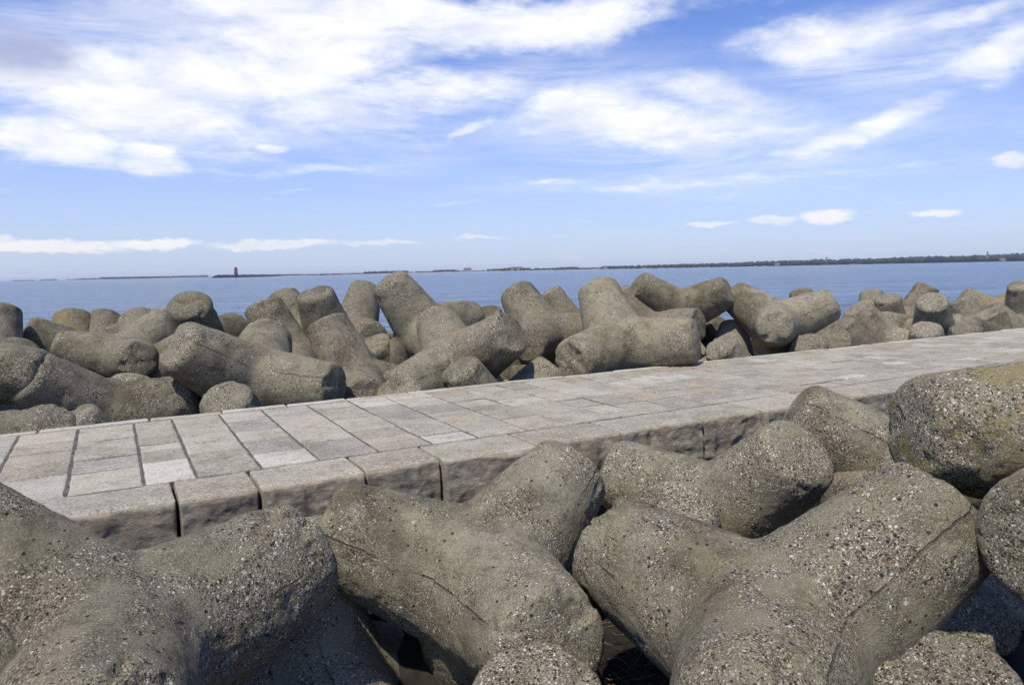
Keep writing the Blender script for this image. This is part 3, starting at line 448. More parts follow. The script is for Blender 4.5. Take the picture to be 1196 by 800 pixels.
# ------------------------------------------------------------------ stone walkway
def stone(name, tint_attr='tint'):
    m, t, b = new_mat(name)
    tc = t.add('ShaderNodeTexCoord'); P = tc.outputs['Object']
    at = t.add('ShaderNodeAttribute', attribute_name=tint_attr)
    r = at.outputs['Fac']
    off = t.vec('SCALE', (1., 1., 1.)); off.node.inputs[0].default_value = (37., 53., 11.); t.l.new(r, off.node.inputs[3])
    Pr = t.vec('ADD', P, off)
    base = t.ramp(r, [(0., (.20, .18, .125)), (.16, (.31, .285, .20)), (.34, (.26, .24, .18)), (.5, (.35, .32, .235)), (.64, (.25, .21, .14)), (.76, (.225, .21, .165)), (.88, (.47, .44, .35)), (1., (.24, .195, .12))])
    n = t.noise(Pr, 5., 6, .65).outputs[0]
    base = t.mix(t.mr(n, .35, .7, 0., .35), base, (.46, .42, .335))
    base = t.mix(t.mr(n, .50, .28, 0., .6), base, (.20, .178, .13))
    dz_ = t.noise(P, 1.1, 7, .7).outputs[0]
    base = t.mix(t.mr(dz_, .50, .36, 0., .6), base, t.mix(1., base, (.58, .55, .48), 'MULTIPLY'))
    n2 = t.noise(Pr, 45., 5, .75).outputs[0]
    base = t.mix(t.mr(n2, .5, .72, 0., .8), base, (.60, .56, .48))
    base = t.mix(t.mr(n2, .46, .30, 0., .6), base, (.12, .105, .085))
    v = t.vor(Pr, 38.); s = t.add('ShaderNodeSeparateColor'); t.l.new(v.outputs['Color'], s.inputs[0])
    pit = t.math('MULTIPLY', t.mr(v.outputs['Distance'], .34, .16), t.math('GREATER_THAN', s.outputs[0], .80))
    base = t.mix(t.math('MULTIPLY', pit, .7), base, (.09, .08, .065))
    # orange lichen spot
    t.l.new(base, b.inputs['Base Color'])
    h = t.math('ADD', t.math('MULTIPLY', n, .7), t.math('MULTIPLY', n2, .25))
    h = t.math('SUBTRACT', h, t.math('MULTIPLY', pit, .25))
    t.l.new(t.bump(h, .65, .035), b.inputs['Normal'])
    b.inputs['Roughness'].default_value = .85; b.inputs['Specular IOR Level'].default_value = .2
    return m, t, b, base, P
M_STONE = stone('walkway_limestone')[0]
# kerb stone: front faces get a browner, darker colour than the tops
def kerb_mat():
    m, t, b, base, P = stone('kerb_limestone')
    at = t.add('ShaderNodeAttribute', attribute_name='rough_face')
    f = at.outputs['Fac']
    nn = t.noise(t.vec('MULTIPLY', P, (1., 1., 1.8)), 8., 10, .78, .5).outputs[0]
    fc = t.ramp(nn, [(.32, (.11, .095, .072)), (.43, (.24, .215, .165)), (.55, (.33, .30, .235)), (.68, (.52, .48, .385))])
    hue = t.mix(t.mr(t.noise(P, 1.1, 2).outputs[0], .4, .6), (1.05, .95, .84), (.98, .98, .95))
    fc = t.mix(1., fc, hue, 'MULTIPLY')
    t.l.new(t.mix(f, base, fc), b.inputs['Base Color'])
    old = b.inputs['Normal'].links[0].from_socket
    w = t.noise(t.vec('MULTIPLY', P, (1., 1., 1.6)), 13., 12, .8, .2).outputs[0]
    bn = t.bump(t.math('MULTIPLY', w, f), 1., .03, old)
    t.l.new(bn, b.inputs['Normal'])
    return m
M_KERB = kerb_mat()
M_MORTAR = simple_mat('grey_mortar', (.10, .092, .078), .95, .4, 8.)
M_FOUND = simple_mat('foundation_concrete', (.12, .11, .095), .9, .4, 2.)

def paver(Vs, Fs, Ts, x0, x1, y0, y1, z, tint, rng, fine):
    """worn slab with wavy, rounded arrises; wide open joints stay between slabs"""
    g = .0095
    x0 += g; x1 -= g; y0 += g; y1 -= g
    n = 5 if fine else 1
    pts = []
    for a in range(n): pts.append((x0 + (x1 - x0) * a / n, y0, 0, -1))
    for a in range(n): pts.append((x1, y0 + (y1 - y0) * a / n, 1, 0))
    for a in range(n): pts.append((x1 - (x1 - x0) * a / n, y1, 0, 1))
    for a in range(n): pts.append((x0, y1 - (y1 - y0) * a / n, -1, 0))
    cx, cy = (x0 + x1) / 2, (y0 + y1) / 2
    jit = [rng.uniform(-.006, .003) if fine else 0 for _ in pts]
    tx, ty = rng.normal(0, .004), rng.normal(0, .004)
    base = len(Vs); m = len(pts)
    for (ins, dz) in ((0., -.06), (0., -.013), (.005, -.004), (.016, 0.)):
        for (p, j) in zip(pts, jit):
            px = p[0] + p[2] * j; py = p[1] + p[3] * j
            l = math.hypot(cx - px, cy - py)
            px += (cx - px) / l * ins * 1.3; py += (cy - py) / l * ins * 1.3
            Vs.append((px, py, z + dz + (px - cx) * tx + (py - cy) * ty))
    for r in range(3):
        for a in range(m):
            b2 = (a + 1) % m
            Fs.append((base + r * m + a, base + r * m + b2, base + (r + 1) * m + b2, base + (r + 1) * m + a)); Ts.append(tint)
    Fs.append([base + 3 * m + a for a in range(m)]); Ts.append(tint)

rng = np.random.default_rng(11)
KB, FE = 6.24, 9.00
xs = [-.92, -.39, .14, .52, 1.02, 1.5, 2.04]
x = xs[0]
left = []
while x > -9: x -= rng.uniform(.42, .62); left.append(x)
xs = left[::-1] + xs
while xs[-1] < 75: xs.append(xs[-1] + rng.uniform(.36, .60))
FIX = {-.92: [6.95, 7.5, 7.95, 8.4], -.39: [6.92, 7.4, 7.85, 8.25], .14: [6.98, 7.45, 7.75, 8.1], .52: [7.1, 7.55, 8.3], 1.02: [6.75, 7.35, 7.85, 8.45], 1.5: [6.95, 7.45, 8.1]}
Vs, Fs, Ts = [], [], []
for a in range(len(xs) - 1):
    ys = [KB]
    if xs[a] in FIX: ys += FIX[xs[a]]
    else:
        while True:
            y = ys[-1] + rng.choice([.22, .30, .38, .45, .52, .62]) * rng.uniform(.9, 1.1)
            if y > FE - .25: break
            ys.append(y)
    ys.append(FE)
    for q in range(len(ys) - 1):
        paver(Vs, Fs, Ts, xs[a], xs[a + 1], ys[q], ys[q + 1], rng.normal(0, .0035), rng.uniform(0, 1), rng, xs[a] < 14)
# narrow far edging course
x = -9.
while x < 75:
    l = rng.uniform(.5, 1.1)
    paver(Vs, Fs, Ts, x, x + l, FE, FE + .17 + rng.uniform(-.02, .02), rng.normal(.004, .004), rng.uniform(.85, .95), rng, x < 14)
    x += l
pave = link_mesh('paved_walkway', Vs, Fs, M_STONE, smooth=False)
a = pave.data.attributes.new('tint', 'FLOAT', 'FACE'); a.data.foreach_set('value', np.array(Ts, dtype=np.float32))
tag(pave, 'pale limestone slab walkway running along the breakwater', kind='structure')
def box(V, F, x0, x1, y0, y1, z0, z1):
    b = len(V)
    V += [(x, y, z) for z in (z0, z1) for y in (y0, y1) for x in (x0, x1)]
    F += [tuple(b + i for i in f) for f in ((0, 2, 3, 1), (4, 5, 7, 6), (0, 1, 5, 4), (1, 3, 7, 5), (3, 2, 6, 7), (2, 0, 4, 6))]
# cement and grit spilt in the joints
V, F = [], []
box(V, F, -9, 75, 6.20, 9.12, -2.6, -.052)
box(V, F, -9, 75, 6.02, 6.19, -2.6, -.50)
fo = link_mesh('walkway_foundation', V, F, M_FOUND, smooth=False)
tag(fo, 'dark foundation under the stone walkway', kind='structure')
V, F = [], []
box(V, F, -9, 75, 6.235, 9.10, -.05, -.011)
tag(link_mesh('walkway_mortar', V, F, M_MORTAR, smooth=False), 'grey mortar between the walkway slabs', kind='structure')

def kerb(x0, x1, seed, tint, label, dy=0., hh=.46):
    rng = np.random.default_rng(seed)
    g = .011
    x0 += g; x1 -= g
    y0, y1 = 5.66 + dy, 6.225
    nx, ny, nz = 90, 16, 40
    rx = .035
    V = []; idx = {}; F = []; rf = []
    def vid(i, j, k):
        if (i, j, k) not in idx:
            idx[(i, j, k)] = len(V)
            V.append((x0 + (x1 - x0) * i / nx, y0 + (y1 - y0) * j / ny, -hh + hh * k / nz))
        return idx[(i, j, k)]
    def quad(a, b, c, d): F.append((a, b, c, d))
    for i in range(nx):
        for j in range(ny):
            quad(vid(i, j, nz), vid(i + 1, j, nz), vid(i + 1, j + 1, nz), vid(i, j + 1, nz))
            quad(vid(i, j + 1, 0), vid(i + 1, j + 1, 0), vid(i + 1, j, 0), vid(i, j, 0))
        for k in range(nz):
            quad(vid(i, 0, k), vid(i + 1, 0, k), vid(i + 1, 0, k + 1), vid(i, 0, k + 1))
            quad(vid(i, ny, k + 1), vid(i + 1, ny, k + 1), vid(i + 1, ny, k), vid(i, ny, k))
    for j in range(ny):
        for k in range(nz):
            quad(vid(0, j, k + 1), vid(0, j + 1, k + 1), vid(0, j + 1, k), vid(0, j, k))
            quad(vid(nx, j, k), vid(nx, j + 1, k), vid(nx, j + 1, k + 1), vid(nx, j, k + 1))
    V = np.array(V)
    P0 = V.copy()
    lo = np.array([x0, y0, -hh]); hi = np.array([x1, y1, 0.])
    # round box corners
    r = .022
    c = np.clip(V, lo + r, hi - r); dlt = V - c; ln = np.linalg.norm(dlt, axis=1, keepdims=True)
    V = np.where(ln > 1e-6, c + dlt / np.maximum(ln, 1e-6) * r * np.minimum(1, ln / r + 0), V)
    fr = np.clip(1 - (P0[:, 1] - y0) / .07, 0, 1) * np.clip((-P0[:, 2]) / .05, 0, 1)   # front face
    Q = P0 + seed * 3.1
    big = fbm(Q * [1, 1, 1.3], 2.6, 2, seed); med = fbm(Q * [.8, 1, 1.5], 6., 2, seed + 3)
    rid = 1 - np.abs(fbm(Q * [.7, 1, 2.2], 6., 3, seed + 7))
    V[:, 1] += fr * (-.020 + .018 * big + .007 * med + .012 * np.abs(fbm(Q * [1, 1, 1.4], 4.2, 4, seed + 21)) - .02 * np.clip((-P0[:, 2] - .05) / .4, 0, 1)) 
    V[:, 1] += np.clip(1 - (P0[:, 1] - y0) / .12, 0, 1) * .035 * fbm(P0 * [1, .01, .01] + seed, 3.5, 3, seed + 2)
    low = np.clip((-P0[:, 2] - .28) / .2, 0, 1) * np.clip(1 - (P0[:, 1] - y0) / .3, 0, 1)
    V[:, 1] += low * .02
    V[:, 2] += np.clip(1 - (P0[:, 1] - y0) / .10, 0, 1) * (P0[:, 2] > -.01) * (-.022 + .022 * fbm(Q, 4.5, 4, seed + 11))
    V[:, 2] += (P0[:, 2] > -.01) * .004 * fbm(Q, 4., 3, seed + 1)
    o = link_mesh('kerb_block', V - [x0, y0, 0], F, M_KERB)
    o.location = (x0, y0, 0)
    a = o.data.attributes.new('tint', 'FLOAT', 'POINT'); a.data.foreach_set('value', np.full(len(V), tint, dtype=np.float32))
    a = o.data.attributes.new('rough_face', 'FLOAT', 'POINT')
    jag = np.clip(fr * 1.5 + (P0[:, 2] > -.01) * 0, 0, 1)
    a.data.foreach_set('value', jag.astype(np.float32))
    tag(o, label, 'kerb block', 'limestone kerb blocks along the near edge of the walkway')
for i, (x0, x1, tint, dy, label) in enumerate(KERBS):
    kerb(x0, x1, 40 + i, tint, label, dy)

# ------------------------------------------------------------------ ground, water
def grid(x0, x1, y0, y1, nx, ny, zf):
    X, Y = np.meshgrid(np.linspace(x0, x1, nx + 1), np.linspace(y0, y1, ny + 1))
    P = np.stack([X.ravel(), Y.ravel(), np.zeros(X.size)], 1)
    P[:, 2] = zf(P)
    F = [(a + b * (nx + 1), a + 1 + b * (nx + 1), a + 1 + (b + 1) * (nx + 1), a + (b + 1) * (nx + 1)) for b in range(ny) for a in range(nx)]
    return P, F
def rub(P):
    d = np.abs(P[:, 1] - 7.5) - 3.
    return np.where(P[:, 1] < 7, -1.25, -1.9) - np.clip(d, 0, 60) * .06 * (P[:, 1] > 7) + .25 * fbm(P, 1.1, 4, 3) + .22 * np.abs(fbm(P, 2.6, 3, 8))
M_RUB = simple_mat('shade_dark_rubble', (.018, .016, .012), .9, .6, 5.)  # near-black colour paints in the deep shade between the tetrapods
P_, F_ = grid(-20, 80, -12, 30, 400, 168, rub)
tag(link_mesh('rubble_bed', P_, F_, M_RUB), 'rubble bed beneath the tetrapods, coloured dark for the shade in the gaps', kind='structure')
M_SEABED = simple_mat('seabed', (.10, .09, .07), .9, .2, .01)
V = [(-30000, -30000, -9), (30000, -30000, -9), (30000, 30000, -9), (-30000, 30000, -9)]
tag(link_mesh('seabed', V, [(0, 1, 2, 3)], M_SEABED), 'seabed under the lagoon', kind='structure')
def water_mat():
    m, t, b = new_mat('sea_water')
    tc = t.add('ShaderNodeTexCoord'); P = tc.outputs['Object']
    ro = t.add('ShaderNodeMapping'); t.put(ro.inputs[0], P); ro.inputs[2].default_value = (0, 0, RAD(28.8)); P = ro.outputs[0]
    big = t.noise(t.vec('MULTIPLY', P, (.025, .16, 1.)), 1., 9, .72).outputs[0]
    c = t.mix(t.mr(big, .35, .68), (.02, .06, .14), (.11, .19, .30))
    t.l.new(c, b.inputs['Base Color'])
    b.inputs['Roughness'].default_value = .14
    b.inputs['IOR'].default_value = 1.33
    r1 = t.noise(t.vec('MULTIPLY', P, (.5, 1.6, 1.)), 1., 4, .6).outputs[0]
    r2 = t.noise(t.vec('MULTIPLY', P, (.06, .3, 1.)), 1., 4, .6).outputs[0]
    nb = t.bump(r2, 1., 4.); nb = t.bump(r1, 1., .8, nb)
    t.l.new(nb, b.inputs['Normal'])
    return m
SEA = -1.6
V = [(-30000, -30000, SEA), (30000, -30000, SEA), (30000, 30000, SEA), (-30000, 30000, SEA)]
tag(link_mesh('sea_water', V, [(0, 1, 2, 3)], water_mat()), 'blue sea with light ripples', kind='structure')

# ------------------------------------------------------------------ far shore
def polar(az, d, z=SEA): return np.array([math.sin(az) * d, math.cos(az) * d, z])
M_TREE = simple_mat('haze_tinted_foliage', (.030, .040, .040), .9, .5, .03)  # blue mixed into the leaf colour stands in for distance haze
M_SAND = simple_mat('far_sand', (.30, .28, .23), .9, .2, .01)
M_ROCK = simple_mat('far_rock', (.05, .05, .048), .9, .5, .5)
ICO_V = np.array([(0, 0, -1), (.72, -.53, -.45), (-.28, -.85, -.45), (-.89, 0, -.45), (-.28, .85, -.45), (.72, .53, -.45), (.28, -.85, .45), (-.72, -.53, .45), (-.72, .53, .45), (.28, .85, .45), (.89, 0, .45), (0, 0, 1)])
ICO_F = [(0, 1, 2), (1, 0, 5), (0, 2, 3), (0, 3, 4), (0, 4, 5), (1, 5, 10), (2, 1, 6), (3, 2, 7), (4, 3, 8), (5, 4, 9), (1, 10, 6), (2, 6, 7), (3, 7, 8), (4, 8, 9), (5, 9, 10), (6, 10, 11), (7, 6, 11), (8, 7, 11), (9, 8, 11), (10, 9, 11)]
def blob(V, F, c, r, rng):
    b = len(V)
    for v in ICO_V: V.append(tuple(c + v * r * rng.uniform(.75, 1.25)))
    F += [tuple(b + i for i in f) for f in ICO_F]
def land(name, az0, az1, d0, d1, h, wid, mat, label, n=160, seed=1, taper=True):
    rng = np.random.default_rng(seed); V = []; F = []
    for i in range(n + 1):
        s = i / n; az = az0 + (az1 - az0) * s; d = d0 + (d1 - d0) * s
        e = min(1, s * 12, (1 - s) * 12) if taper else 1
        hh = (h * (.7 + .5 * rng.random())) * e + .1
        for (dd, z) in ((0, -1.), (wid * .06, hh * .55), (wid * .3, hh), (wid, hh), (wid * 1.1, -1.)):
            V.append(tuple(polar(az, d + dd, SEA + z)))
    for i in range(n):
        for k in range(4): F.append((i * 5 + k, i * 5 + k + 1, (i + 1) * 5 + k + 1, (i + 1) * 5 + k))
    o = link_mesh(name, V, F, mat, smooth=False); return tag(o, label, kind='structure')
def azpx(x): return AZ0 + math.atan((x - 598) / 850.)
AZ0 = math.atan2(.4793, .8721)
land('far_shore', azpx(395), azpx(1400), 2300, 2500, 2.2, 200, M_SAND, 'low pale shore on the horizon')
land('far_spit', azpx(318), azpx(560), 1900, 2300, 1.6, 60, M_SAND, 'low spit joining the breakwater to the shore', seed=4)
land('far_island', azpx(18), azpx(46), 4200, 4200, 4, 80, M_ROCK, 'small dark islet far off', seed=5)
land('far_island', azpx(50), azpx(72), 4200, 4200, 5, 80, M_ROCK, 'low dark island far off', seed=6)
land('far_island', azpx(82), azpx(252), 4200, 4000, 7, 120, M_ROCK, 'long low dark island on the horizon', seed=7)
# wood along the shore
rng = np.random.default_rng(5); V = []; F = []
def hgt(px):
    pts = [(395, 4.5), (430, 6), (520, 6.5), (545, 6), (560, 5), (600, 8), (640, 5.5), (690, 8), (720, 7), (760, 8), (860, 9), (900, 11), (960, 12), (1000, 11.5), (1060, 13), (1120, 13), (1196, 15), (1400, 15)]
    return float(np.interp(px, [p[0] for p in pts], [p[1] for p in pts]))
for i in range(2600):
    px = rng.uniform(395, 1400); h = 1.3 * hgt(px) * rng.uniform(.55, 1.12)
    if vnoise(np.array([[px * .03, 0, 0]]), 1.)[0] < -.35 and px < 860: h *= .55
    d = rng.uniform(2380, 2520); c = polar(azpx(px), d, SEA + 1.5 + h * .42)
    blob(V, F, c, np.array([h * .62, h * .62, h * .55]), rng)
for i in range(160):
    px = rng.uniform(330, 400); h = rng.uniform(1.5, 3.2)
    blob(V, F, polar(azpx(px), 2000, SEA + 1.5 + h * .4), np.array([h, h, h * .6]), rng)
for i in range(240):
    px = rng.uniform(120, 245); h = 5 * rng.uniform(.5, 1.1)
    blob(V, F, polar(azpx(px), 4100, SEA + 5 + h * .4), np.array([h * 1.4, h * 1.4, h * .7]), rng)
tag(link_mesh('far_treeline', V, F, M_TREE), 'dark line of trees along the far shore, coloured bluish for haze', 'trees', kind='stuff')
# breakwater with rubble, ending left of the lighthouse
V = []; F = []
for i in range(1500):
    s = rng.random(); px = 252 + s * 100; d = 1700 + s * 330
    w = rng.uniform(-6, 6); hh = (6.5 - abs(w) * .5) * min(1, .35 + s * 14) * (1 - .35 * s)
    blob(V, F, polar(azpx(px), d + w, SEA + rng.uniform(0, max(.6, hh))), np.array([1.6, 1.6, 1.2]) * rng.uniform(.7, 1.5), rng)
tag(link_mesh('distant_breakwater', V, F, M_ROCK, smooth=False), 'dark rock breakwater carrying the red lighthouse', 'breakwater')
def lathe(name, prof, mat, parent, n=24):
    V = []; F = []
    for (r, z) in prof:
        for a in range(n): V.append((r * math.cos(2 * math.pi * a / n), r * math.sin(2 * math.pi * a / n), z))
    for k in range(len(prof) - 1):
        for a in range(n): F.append((k * n + a, k * n + (a + 1) % n, (k + 1) * n + (a + 1) % n, (k + 1) * n + a))
    F.append(tuple(range(n))[::-1]); F.append(tuple((len(prof) - 1) * n + a for a in range(n)))
    return link_mesh(name, V, F, mat, parent)
M_RED = simple_mat('lighthouse_red', (.20, .03, .028), .7, .2, .2)
M_DARK = simple_mat('dark_iron', (.05, .05, .055), .6, .2, .5)
M_GLASS = simple_mat('lantern_glass', (.12, .14, .16), .2, .1, .5)
lh = bpy.data.objects.new('lighthouse', None); COL.objects.link(lh); lh.location = tuple(polar(azpx(279), 1740, SEA + 3.5))
lh.scale = (.85, .85, .85)
tag(lh, 'small round red lighthouse standing on the distant breakwater', 'lighthouse')
lathe('base', [(4.2, -2), (4.2, 1.2), (3.6, 1.4)], M_ROCK, lh)
lathe('tower', [(4.6, 1.4), (4.4, 10), (4.1, 18)], M_RED, lh)
g = lathe('gallery', [(4.1, 18), (5.0, 18.4), (5.0, 19.4), (4.6, 19.5)], M_DARK, lh)
lathe('lantern', [(2.3, 19.5), (2.3, 22.)], M_GLASS, lh)
lathe('roof', [(2.7, 22.), (1.4, 22.8), (.25, 23.2), (.12, 26.5)], M_DARK, lh)
# beacon, houses and towers on the far shore
M_WALL = simple_mat('far_plaster', (.24, .23, .21), .9, .2, .05)
M_ROOF = simple_mat('far_roof_tile', (.10, .07, .06), .9, .2, .05)
M_WIN = simple_mat('far_window', (.05, .055, .06), .4, .1, .1)
def house(px, d, w, h, label, dp=10, tower=False, roof=3.):
    o = bpy.data.objects.new('tower' if tower else 'house', None); COL.objects.link(o)
    o.location = tuple(polar(azpx(px), d, SEA + 2.)); o.rotation_euler.z = -azpx(px)
    tag(o, label, 'tower' if tower else 'house', 'buildings on the far shore')
    V, F = [], []; box(V, F, -w / 2, w / 2, -dp / 2, dp / 2, 0, h); link_mesh('wall', V, F, M_WALL, o, smooth=False)
    V = [(-w / 2 - .4, -dp / 2 - .4, h), (w / 2 + .4, -dp / 2 - .4, h), (w / 2 + .4, dp / 2 + .4, h), (-w / 2 - .4, dp / 2 + .4, h)]
    if tower: V += [(0, 0, h + roof)]; F = [(0, 1, 4), (1, 2, 4), (2, 3, 4), (3, 0, 4), (3, 2, 1, 0)]
    else: V += [(-w / 2 + 2, 0, h + roof), (w / 2 - 2, 0, h + roof)]; F = [(0, 1, 5, 4), (1, 2, 5), (2, 3, 4, 5), (3, 0, 4), (3, 2, 1, 0)]
    link_mesh('roof', V, F, M_ROOF, o, smooth=False)
    nx = max(1, int(w / 5)); nz = max(1, int(h / 3.4))
    for a in range(nx):
        for b2 in range(nz):
            xw = -w / 2 + (a + .5) * w / nx; zw = (b2 + .5) * h / nz
            V, F = [], []; box(V, F, xw - .7, xw + .7, -dp / 2 - .08, -dp / 2 + .1, zw - .8, zw + .8); link_mesh('window', V, F, M_WIN, o, smooth=False)
for hs in HOUSES: house(*hs[:5], **hs[5])
# beacon pole by the left island
be = bpy.data.objects.new('channel_beacon', None); COL.objects.link(be); be.location = tuple(polar(azpx(84), 2600, SEA - 1))
tag(be, 'dark channel beacon standing in the water by the long low island', 'beacon')
lathe('pile', [(1.0, 0), (1.0, 4)], M_DARK, be, 10); lathe('mast', [(.5, 4), (.4, 9)], M_DARK, be, 8); lathe('topmark', [(.9, 9), (.9, 11)], M_DARK, be, 8)

# ------------------------------------------------------------------ dry twigs caught between the tetrapods
M_TWIG = simple_mat('dry_twigs', (.12, .09, .06), .9, .5, 20.)
V = []; F = []; rng = np.random.default_rng(9)
for i in range(420):
    c = np.array(TWIG) + rng.normal(0, 1, 3) * [.32, .25, .10]
    d = rng.normal(0, 1, 3) * [1, 1, .45]; d /= np.linalg.norm(d); l = rng.uniform(.06, .28); r = rng.uniform(.002, .006)
    u = np.cross(d, [0.1, .3, 1.]); u /= np.linalg.norm(u); v = np.cross(d, u)
    bend = u * rng.normal(0, .04)
    b0 = len(V)
    for (s, k) in ((-1, .5), (0, 1.), (1, .4)):
        for q in range(4):
            an = q * math.pi / 2
            V.append(tuple(c + d * l * .5 * s + bend * (1 - abs(s)) + (u * math.cos(an) + v * math.sin(an)) * r * k))
    for s in range(2):
        for q in range(4): F.append((b0 + s * 4 + q, b0 + s * 4 + (q + 1) % 4, b0 + s * 4 + 4 + (q + 1) % 4, b0 + s * 4 + 4 + q))
tag(link_mesh('twig_debris', V, F, M_TWIG, smooth=False), 'dry twigs and weed caught in the gap between tetrapods', 'debris', kind='stuff')

# ------------------------------------------------------------------ sea haze
V, F = [], []; box(V, F, -31000, 31000, -31000, 31000, -10.5, 45.)
hm = bpy.data.materials.new('haze_air'); hm.use_nodes = True; ht = NT(hm.node_tree); ht.n.clear()
ho = ht.add('ShaderNodeOutputMaterial'); hv = ht.add('ShaderNodeVolumePrincipled')
hv.inputs['Color'].default_value = (.86, .92, 1., 1); hv.inputs['Density'].default_value = .00007
ht.l.new(hv.outputs[0], ho.inputs['Volume'])
hz_o = link_mesh('haze', V, F, hm, smooth=False)
tag(hz_o, 'thin blue sea haze between the pile and the far shore', kind='stuff')

# ------------------------------------------------------------------ camera
cd = bpy.data.cameras.new('camera'); cam = bpy.data.objects.new('camera', cd); COL.objects.link(cam)
cam.matrix_world = Matrix.Translation((0, 0, 1.6)) @ Matrix([list(r) + [0] for r in CAMR] + [[0, 0, 0, 1]])
cd.sensor_width = 36.; cd.lens = 850 / 1196 * 36; cd.clip_start = .05; cd.clip_end = 60000
S.camera = cam

# ------------------------------------------------------------------ light and sky
SUN_EL, SUN_AZ = RAD(62), math.atan2(-.84, -.54)
sd = bpy.data.lights.new('sun', 'SUN'); so = bpy.data.objects.new('sun', sd); COL.objects.link(so)
sd.energy = 5.0; sd.angle = RAD(.9); sd.color = (1., .93, .83)
sv = Vector((math.sin(SUN_AZ) * math.cos(SUN_EL), math.cos(SUN_AZ) * math.cos(SUN_EL), math.sin(SUN_EL)))
so.rotation_euler = sv.to_track_quat('Z', 'Y').to_euler()
W = bpy.data.worlds.new('World'); S.world = W; W.use_nodes = True
t = NT(W.node_tree); t.n.clear()
out = t.add('ShaderNodeOutputWorld'); bg = t.add('ShaderNodeBackground'); t.l.new(bg.outputs[0], out.inputs[0])
sky = t.add('ShaderNodeTexSky'); sky.sky_type = 'NISHITA'; sky.sun_disc = False
sky.sun_elevation = SUN_EL; sky.sun_rotation = SUN_AZ; sky.altitude = 0; sky.air_density = 1.; sky.dust_density = 1.; sky.ozone_density = 2.5
tc = t.add('ShaderNodeTexCoord'); Dv = tc.outputs['Generated']
sp = t.add('ShaderNodeSeparateXYZ'); t.l.new(Dv, sp.inputs[0])
az = t.math('ARCTAN2', sp.outputs[0], sp.outputs[1]); el = t.math('ARCSINE', sp.outputs[2])
cb = t.add('ShaderNodeCombineXYZ'); t.l.new(az, cb.inputs[0]); t.l.new(el, cb.inputs[1]); AE = cb.outputs[0]
# warp for ragged cloud outlines
w1 = t.noise(t.vec('MULTIPLY', AE, (5., 11., 1.)), 1., 5, .6)
wv = t.vec('SUBTRACT', w1.outputs[1], (.5, .5, .5)); ws = t.vec('SCALE', wv); ws.node.inputs[3].default_value = .16
wm = t.vec('MULTIPLY', ws, (1., .42, 0.)); AW = t.vec('ADD', AE, wm)
den = None
for (a0, e0, ra, re, rotd, k, hard) in CLOUDS:
    mp = t.add('ShaderNodeMapping', vector_type='TEXTURE')
    t.put(mp.inputs[0], AW); mp.inputs[1].default_value = (a0, e0, 0); mp.inputs[2].default_value = (0, 0, RAD(rotd)); mp.inputs[3].default_value = (ra, re, 1)
    ln = t.vec('LENGTH', mp.outputs[0])
    g_ = t.mr(ln, 1.35, .15, 0., k, smooth=True)
    den = g_ if den is None else t.math('MAXIMUM', den, g_)
# plane projected detail (real cloud layer perspective)
dz = t.math('ADD', sp.outputs[2], .10)
cx = t.add('ShaderNodeCombineXYZ'); t.l.new(t.math('DIVIDE', sp.outputs[0], dz), cx.inputs[0]); t.l.new(t.math('DIVIDE', sp.outputs[1], dz), cx.inputs[1])
rot = t.add('ShaderNodeMapping'); t.put(rot.inputs[0], cx.outputs[0]); rot.inputs[2].default_value = (0, 0, RAD(25)); rot.inputs[3].default_value = (1., 1.9, 1)
nA = t.noise(rot.outputs[0], 1.7, 9, .62, .35).outputs[0]
nB = t.noise(t.vec('MULTIPLY', AE, (9., 24., 1.)), 1., 8, .62, .3).outputs[0]
nC = t.noise(t.vec('MULTIPLY', AE, (26., 60., 1.)), 1., 8, .7, .6).outputs[0]
nz = t.math('ADD', t.math('MULTIPLY', nC, .22), t.math('ADD', t.math('MULTIPLY', nA, .45), t.math('MULTIPLY', nB, .33)))
dn = t.math('MULTIPLY_ADD', t.math('SUBTRACT', nz, .5), 5.2, t.math('MULTIPLY_ADD', den, 1.55, -.36))
cov = t.mr(dn, -.25, 1.7, 0., .97, smooth=True)
vl = None
for (a0, e0, ra, re, rotd, k, hard) in VEILS:
    mp = t.add('ShaderNodeMapping', vector_type='TEXTURE')
    t.put(mp.inputs[0], AW); mp.inputs[1].default_value = (a0, e0, 0); mp.inputs[2].default_value = (0, 0, RAD(rotd)); mp.inputs[3].default_value = (ra, re, 1)
    g_ = t.mr(t.vec('LENGTH', mp.outputs[0]), 1.4, .1, 0., k, smooth=True)
    vl = g_ if vl is None else t.math('MAXIMUM', vl, g_)
vl = t.math('MULTIPLY', vl, t.mr(t.noise(t.vec('MULTIPLY', AE, (4., 26., 1.)), 1., 8, .65, .5).outputs[0], .34, .62))
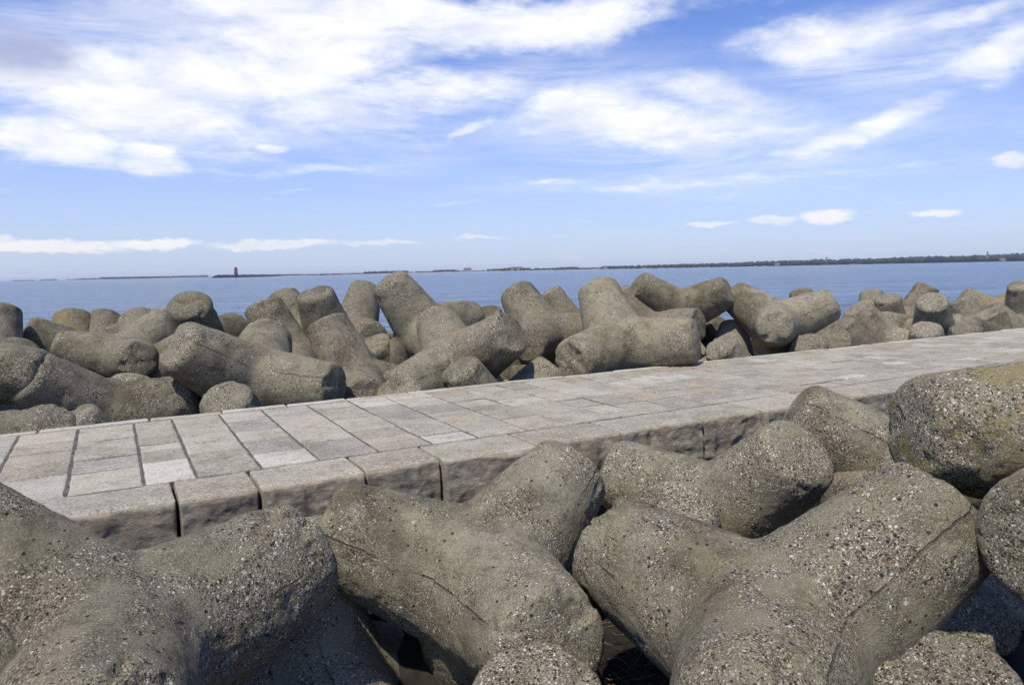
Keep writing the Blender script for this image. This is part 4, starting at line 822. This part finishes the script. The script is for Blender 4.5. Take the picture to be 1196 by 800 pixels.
# low cumulus row
cu = None
cw = t.noise(t.vec('MULTIPLY', AE, (30., 60., 1.)), 1., 6, .6)
cwv = t.vec('MULTIPLY', t.vec('SUBTRACT', cw.outputs[1], (.5, .5, .5)), (.03, .022, 0.)); AC = t.vec('ADD', AE, cwv)
for (a0, e0, ra, re, rotd, k, hard) in CUMULUS:
    mp = t.add('ShaderNodeMapping', vector_type='TEXTURE')
    t.put(mp.inputs[0], AC); mp.inputs[1].default_value = (a0, e0, 0); mp.inputs[2].default_value = (0, 0, RAD(rotd)); mp.inputs[3].default_value = (ra, re, 1)
    g_ = t.mr(t.vec('LENGTH', mp.outputs[0]), 1.2, .55, 0., k, smooth=True)
    cu = g_ if cu is None else t.math('MAXIMUM', cu, g_)
cu = t.math('MULTIPLY', cu, t.mr(nB, .3, .55, .55, 1.))
skc = t.mix(1., sky.outputs[0], SKYTINT, 'MULTIPLY')
hz = t.mr(el, RAD(22), RAD(0), 0., 1.)
hz = t.math('POWER', hz, 1.6)
skc = t.mix(t.math('MULTIPLY', hz, .62), skc, HAZE)
shade = t.mr(t.noise(t.vec('MULTIPLY', AE, (7., 18., 1.)), 1., 9, .68, .4).outputs[0], .36, .60)
cc = t.mix(shade, CLOUD_D, CLOUD_L)
skc = t.mix(vl, skc, (10., 10.4, 11.4))
res = t.mix(cov, skc, cc)
mp = t.add('ShaderNodeMapping', vector_type='TEXTURE')
t.put(mp.inputs[0], AW); mp.inputs[1].default_value = (DARKC[0], DARKC[1], 0); mp.inputs[3].default_value = (DARKC[2], DARKC[3], 1)
res = t.mix(t.mr(t.vec('LENGTH', mp.outputs[0]), 1.3, .3, 0., .85, smooth=True), res, (4.2, 4.8, 7.6))
res = t.mix(t.math('MULTIPLY', cu, .85), res, CUM)
t.l.new(res, bg.inputs[0]); bg.inputs[1].default_value = .10

S.render.engine = 'CYCLES'
S.cycles.samples = 64; S.cycles.use_denoising = True
S.cycles.max_bounces = 6
S.view_settings.view_transform = 'Standard'; S.view_settings.look = 'None'
S.view_settings.exposure = EXPOSURE; S.view_settings.gamma = 1
S.view_settings.use_curve_mapping = False
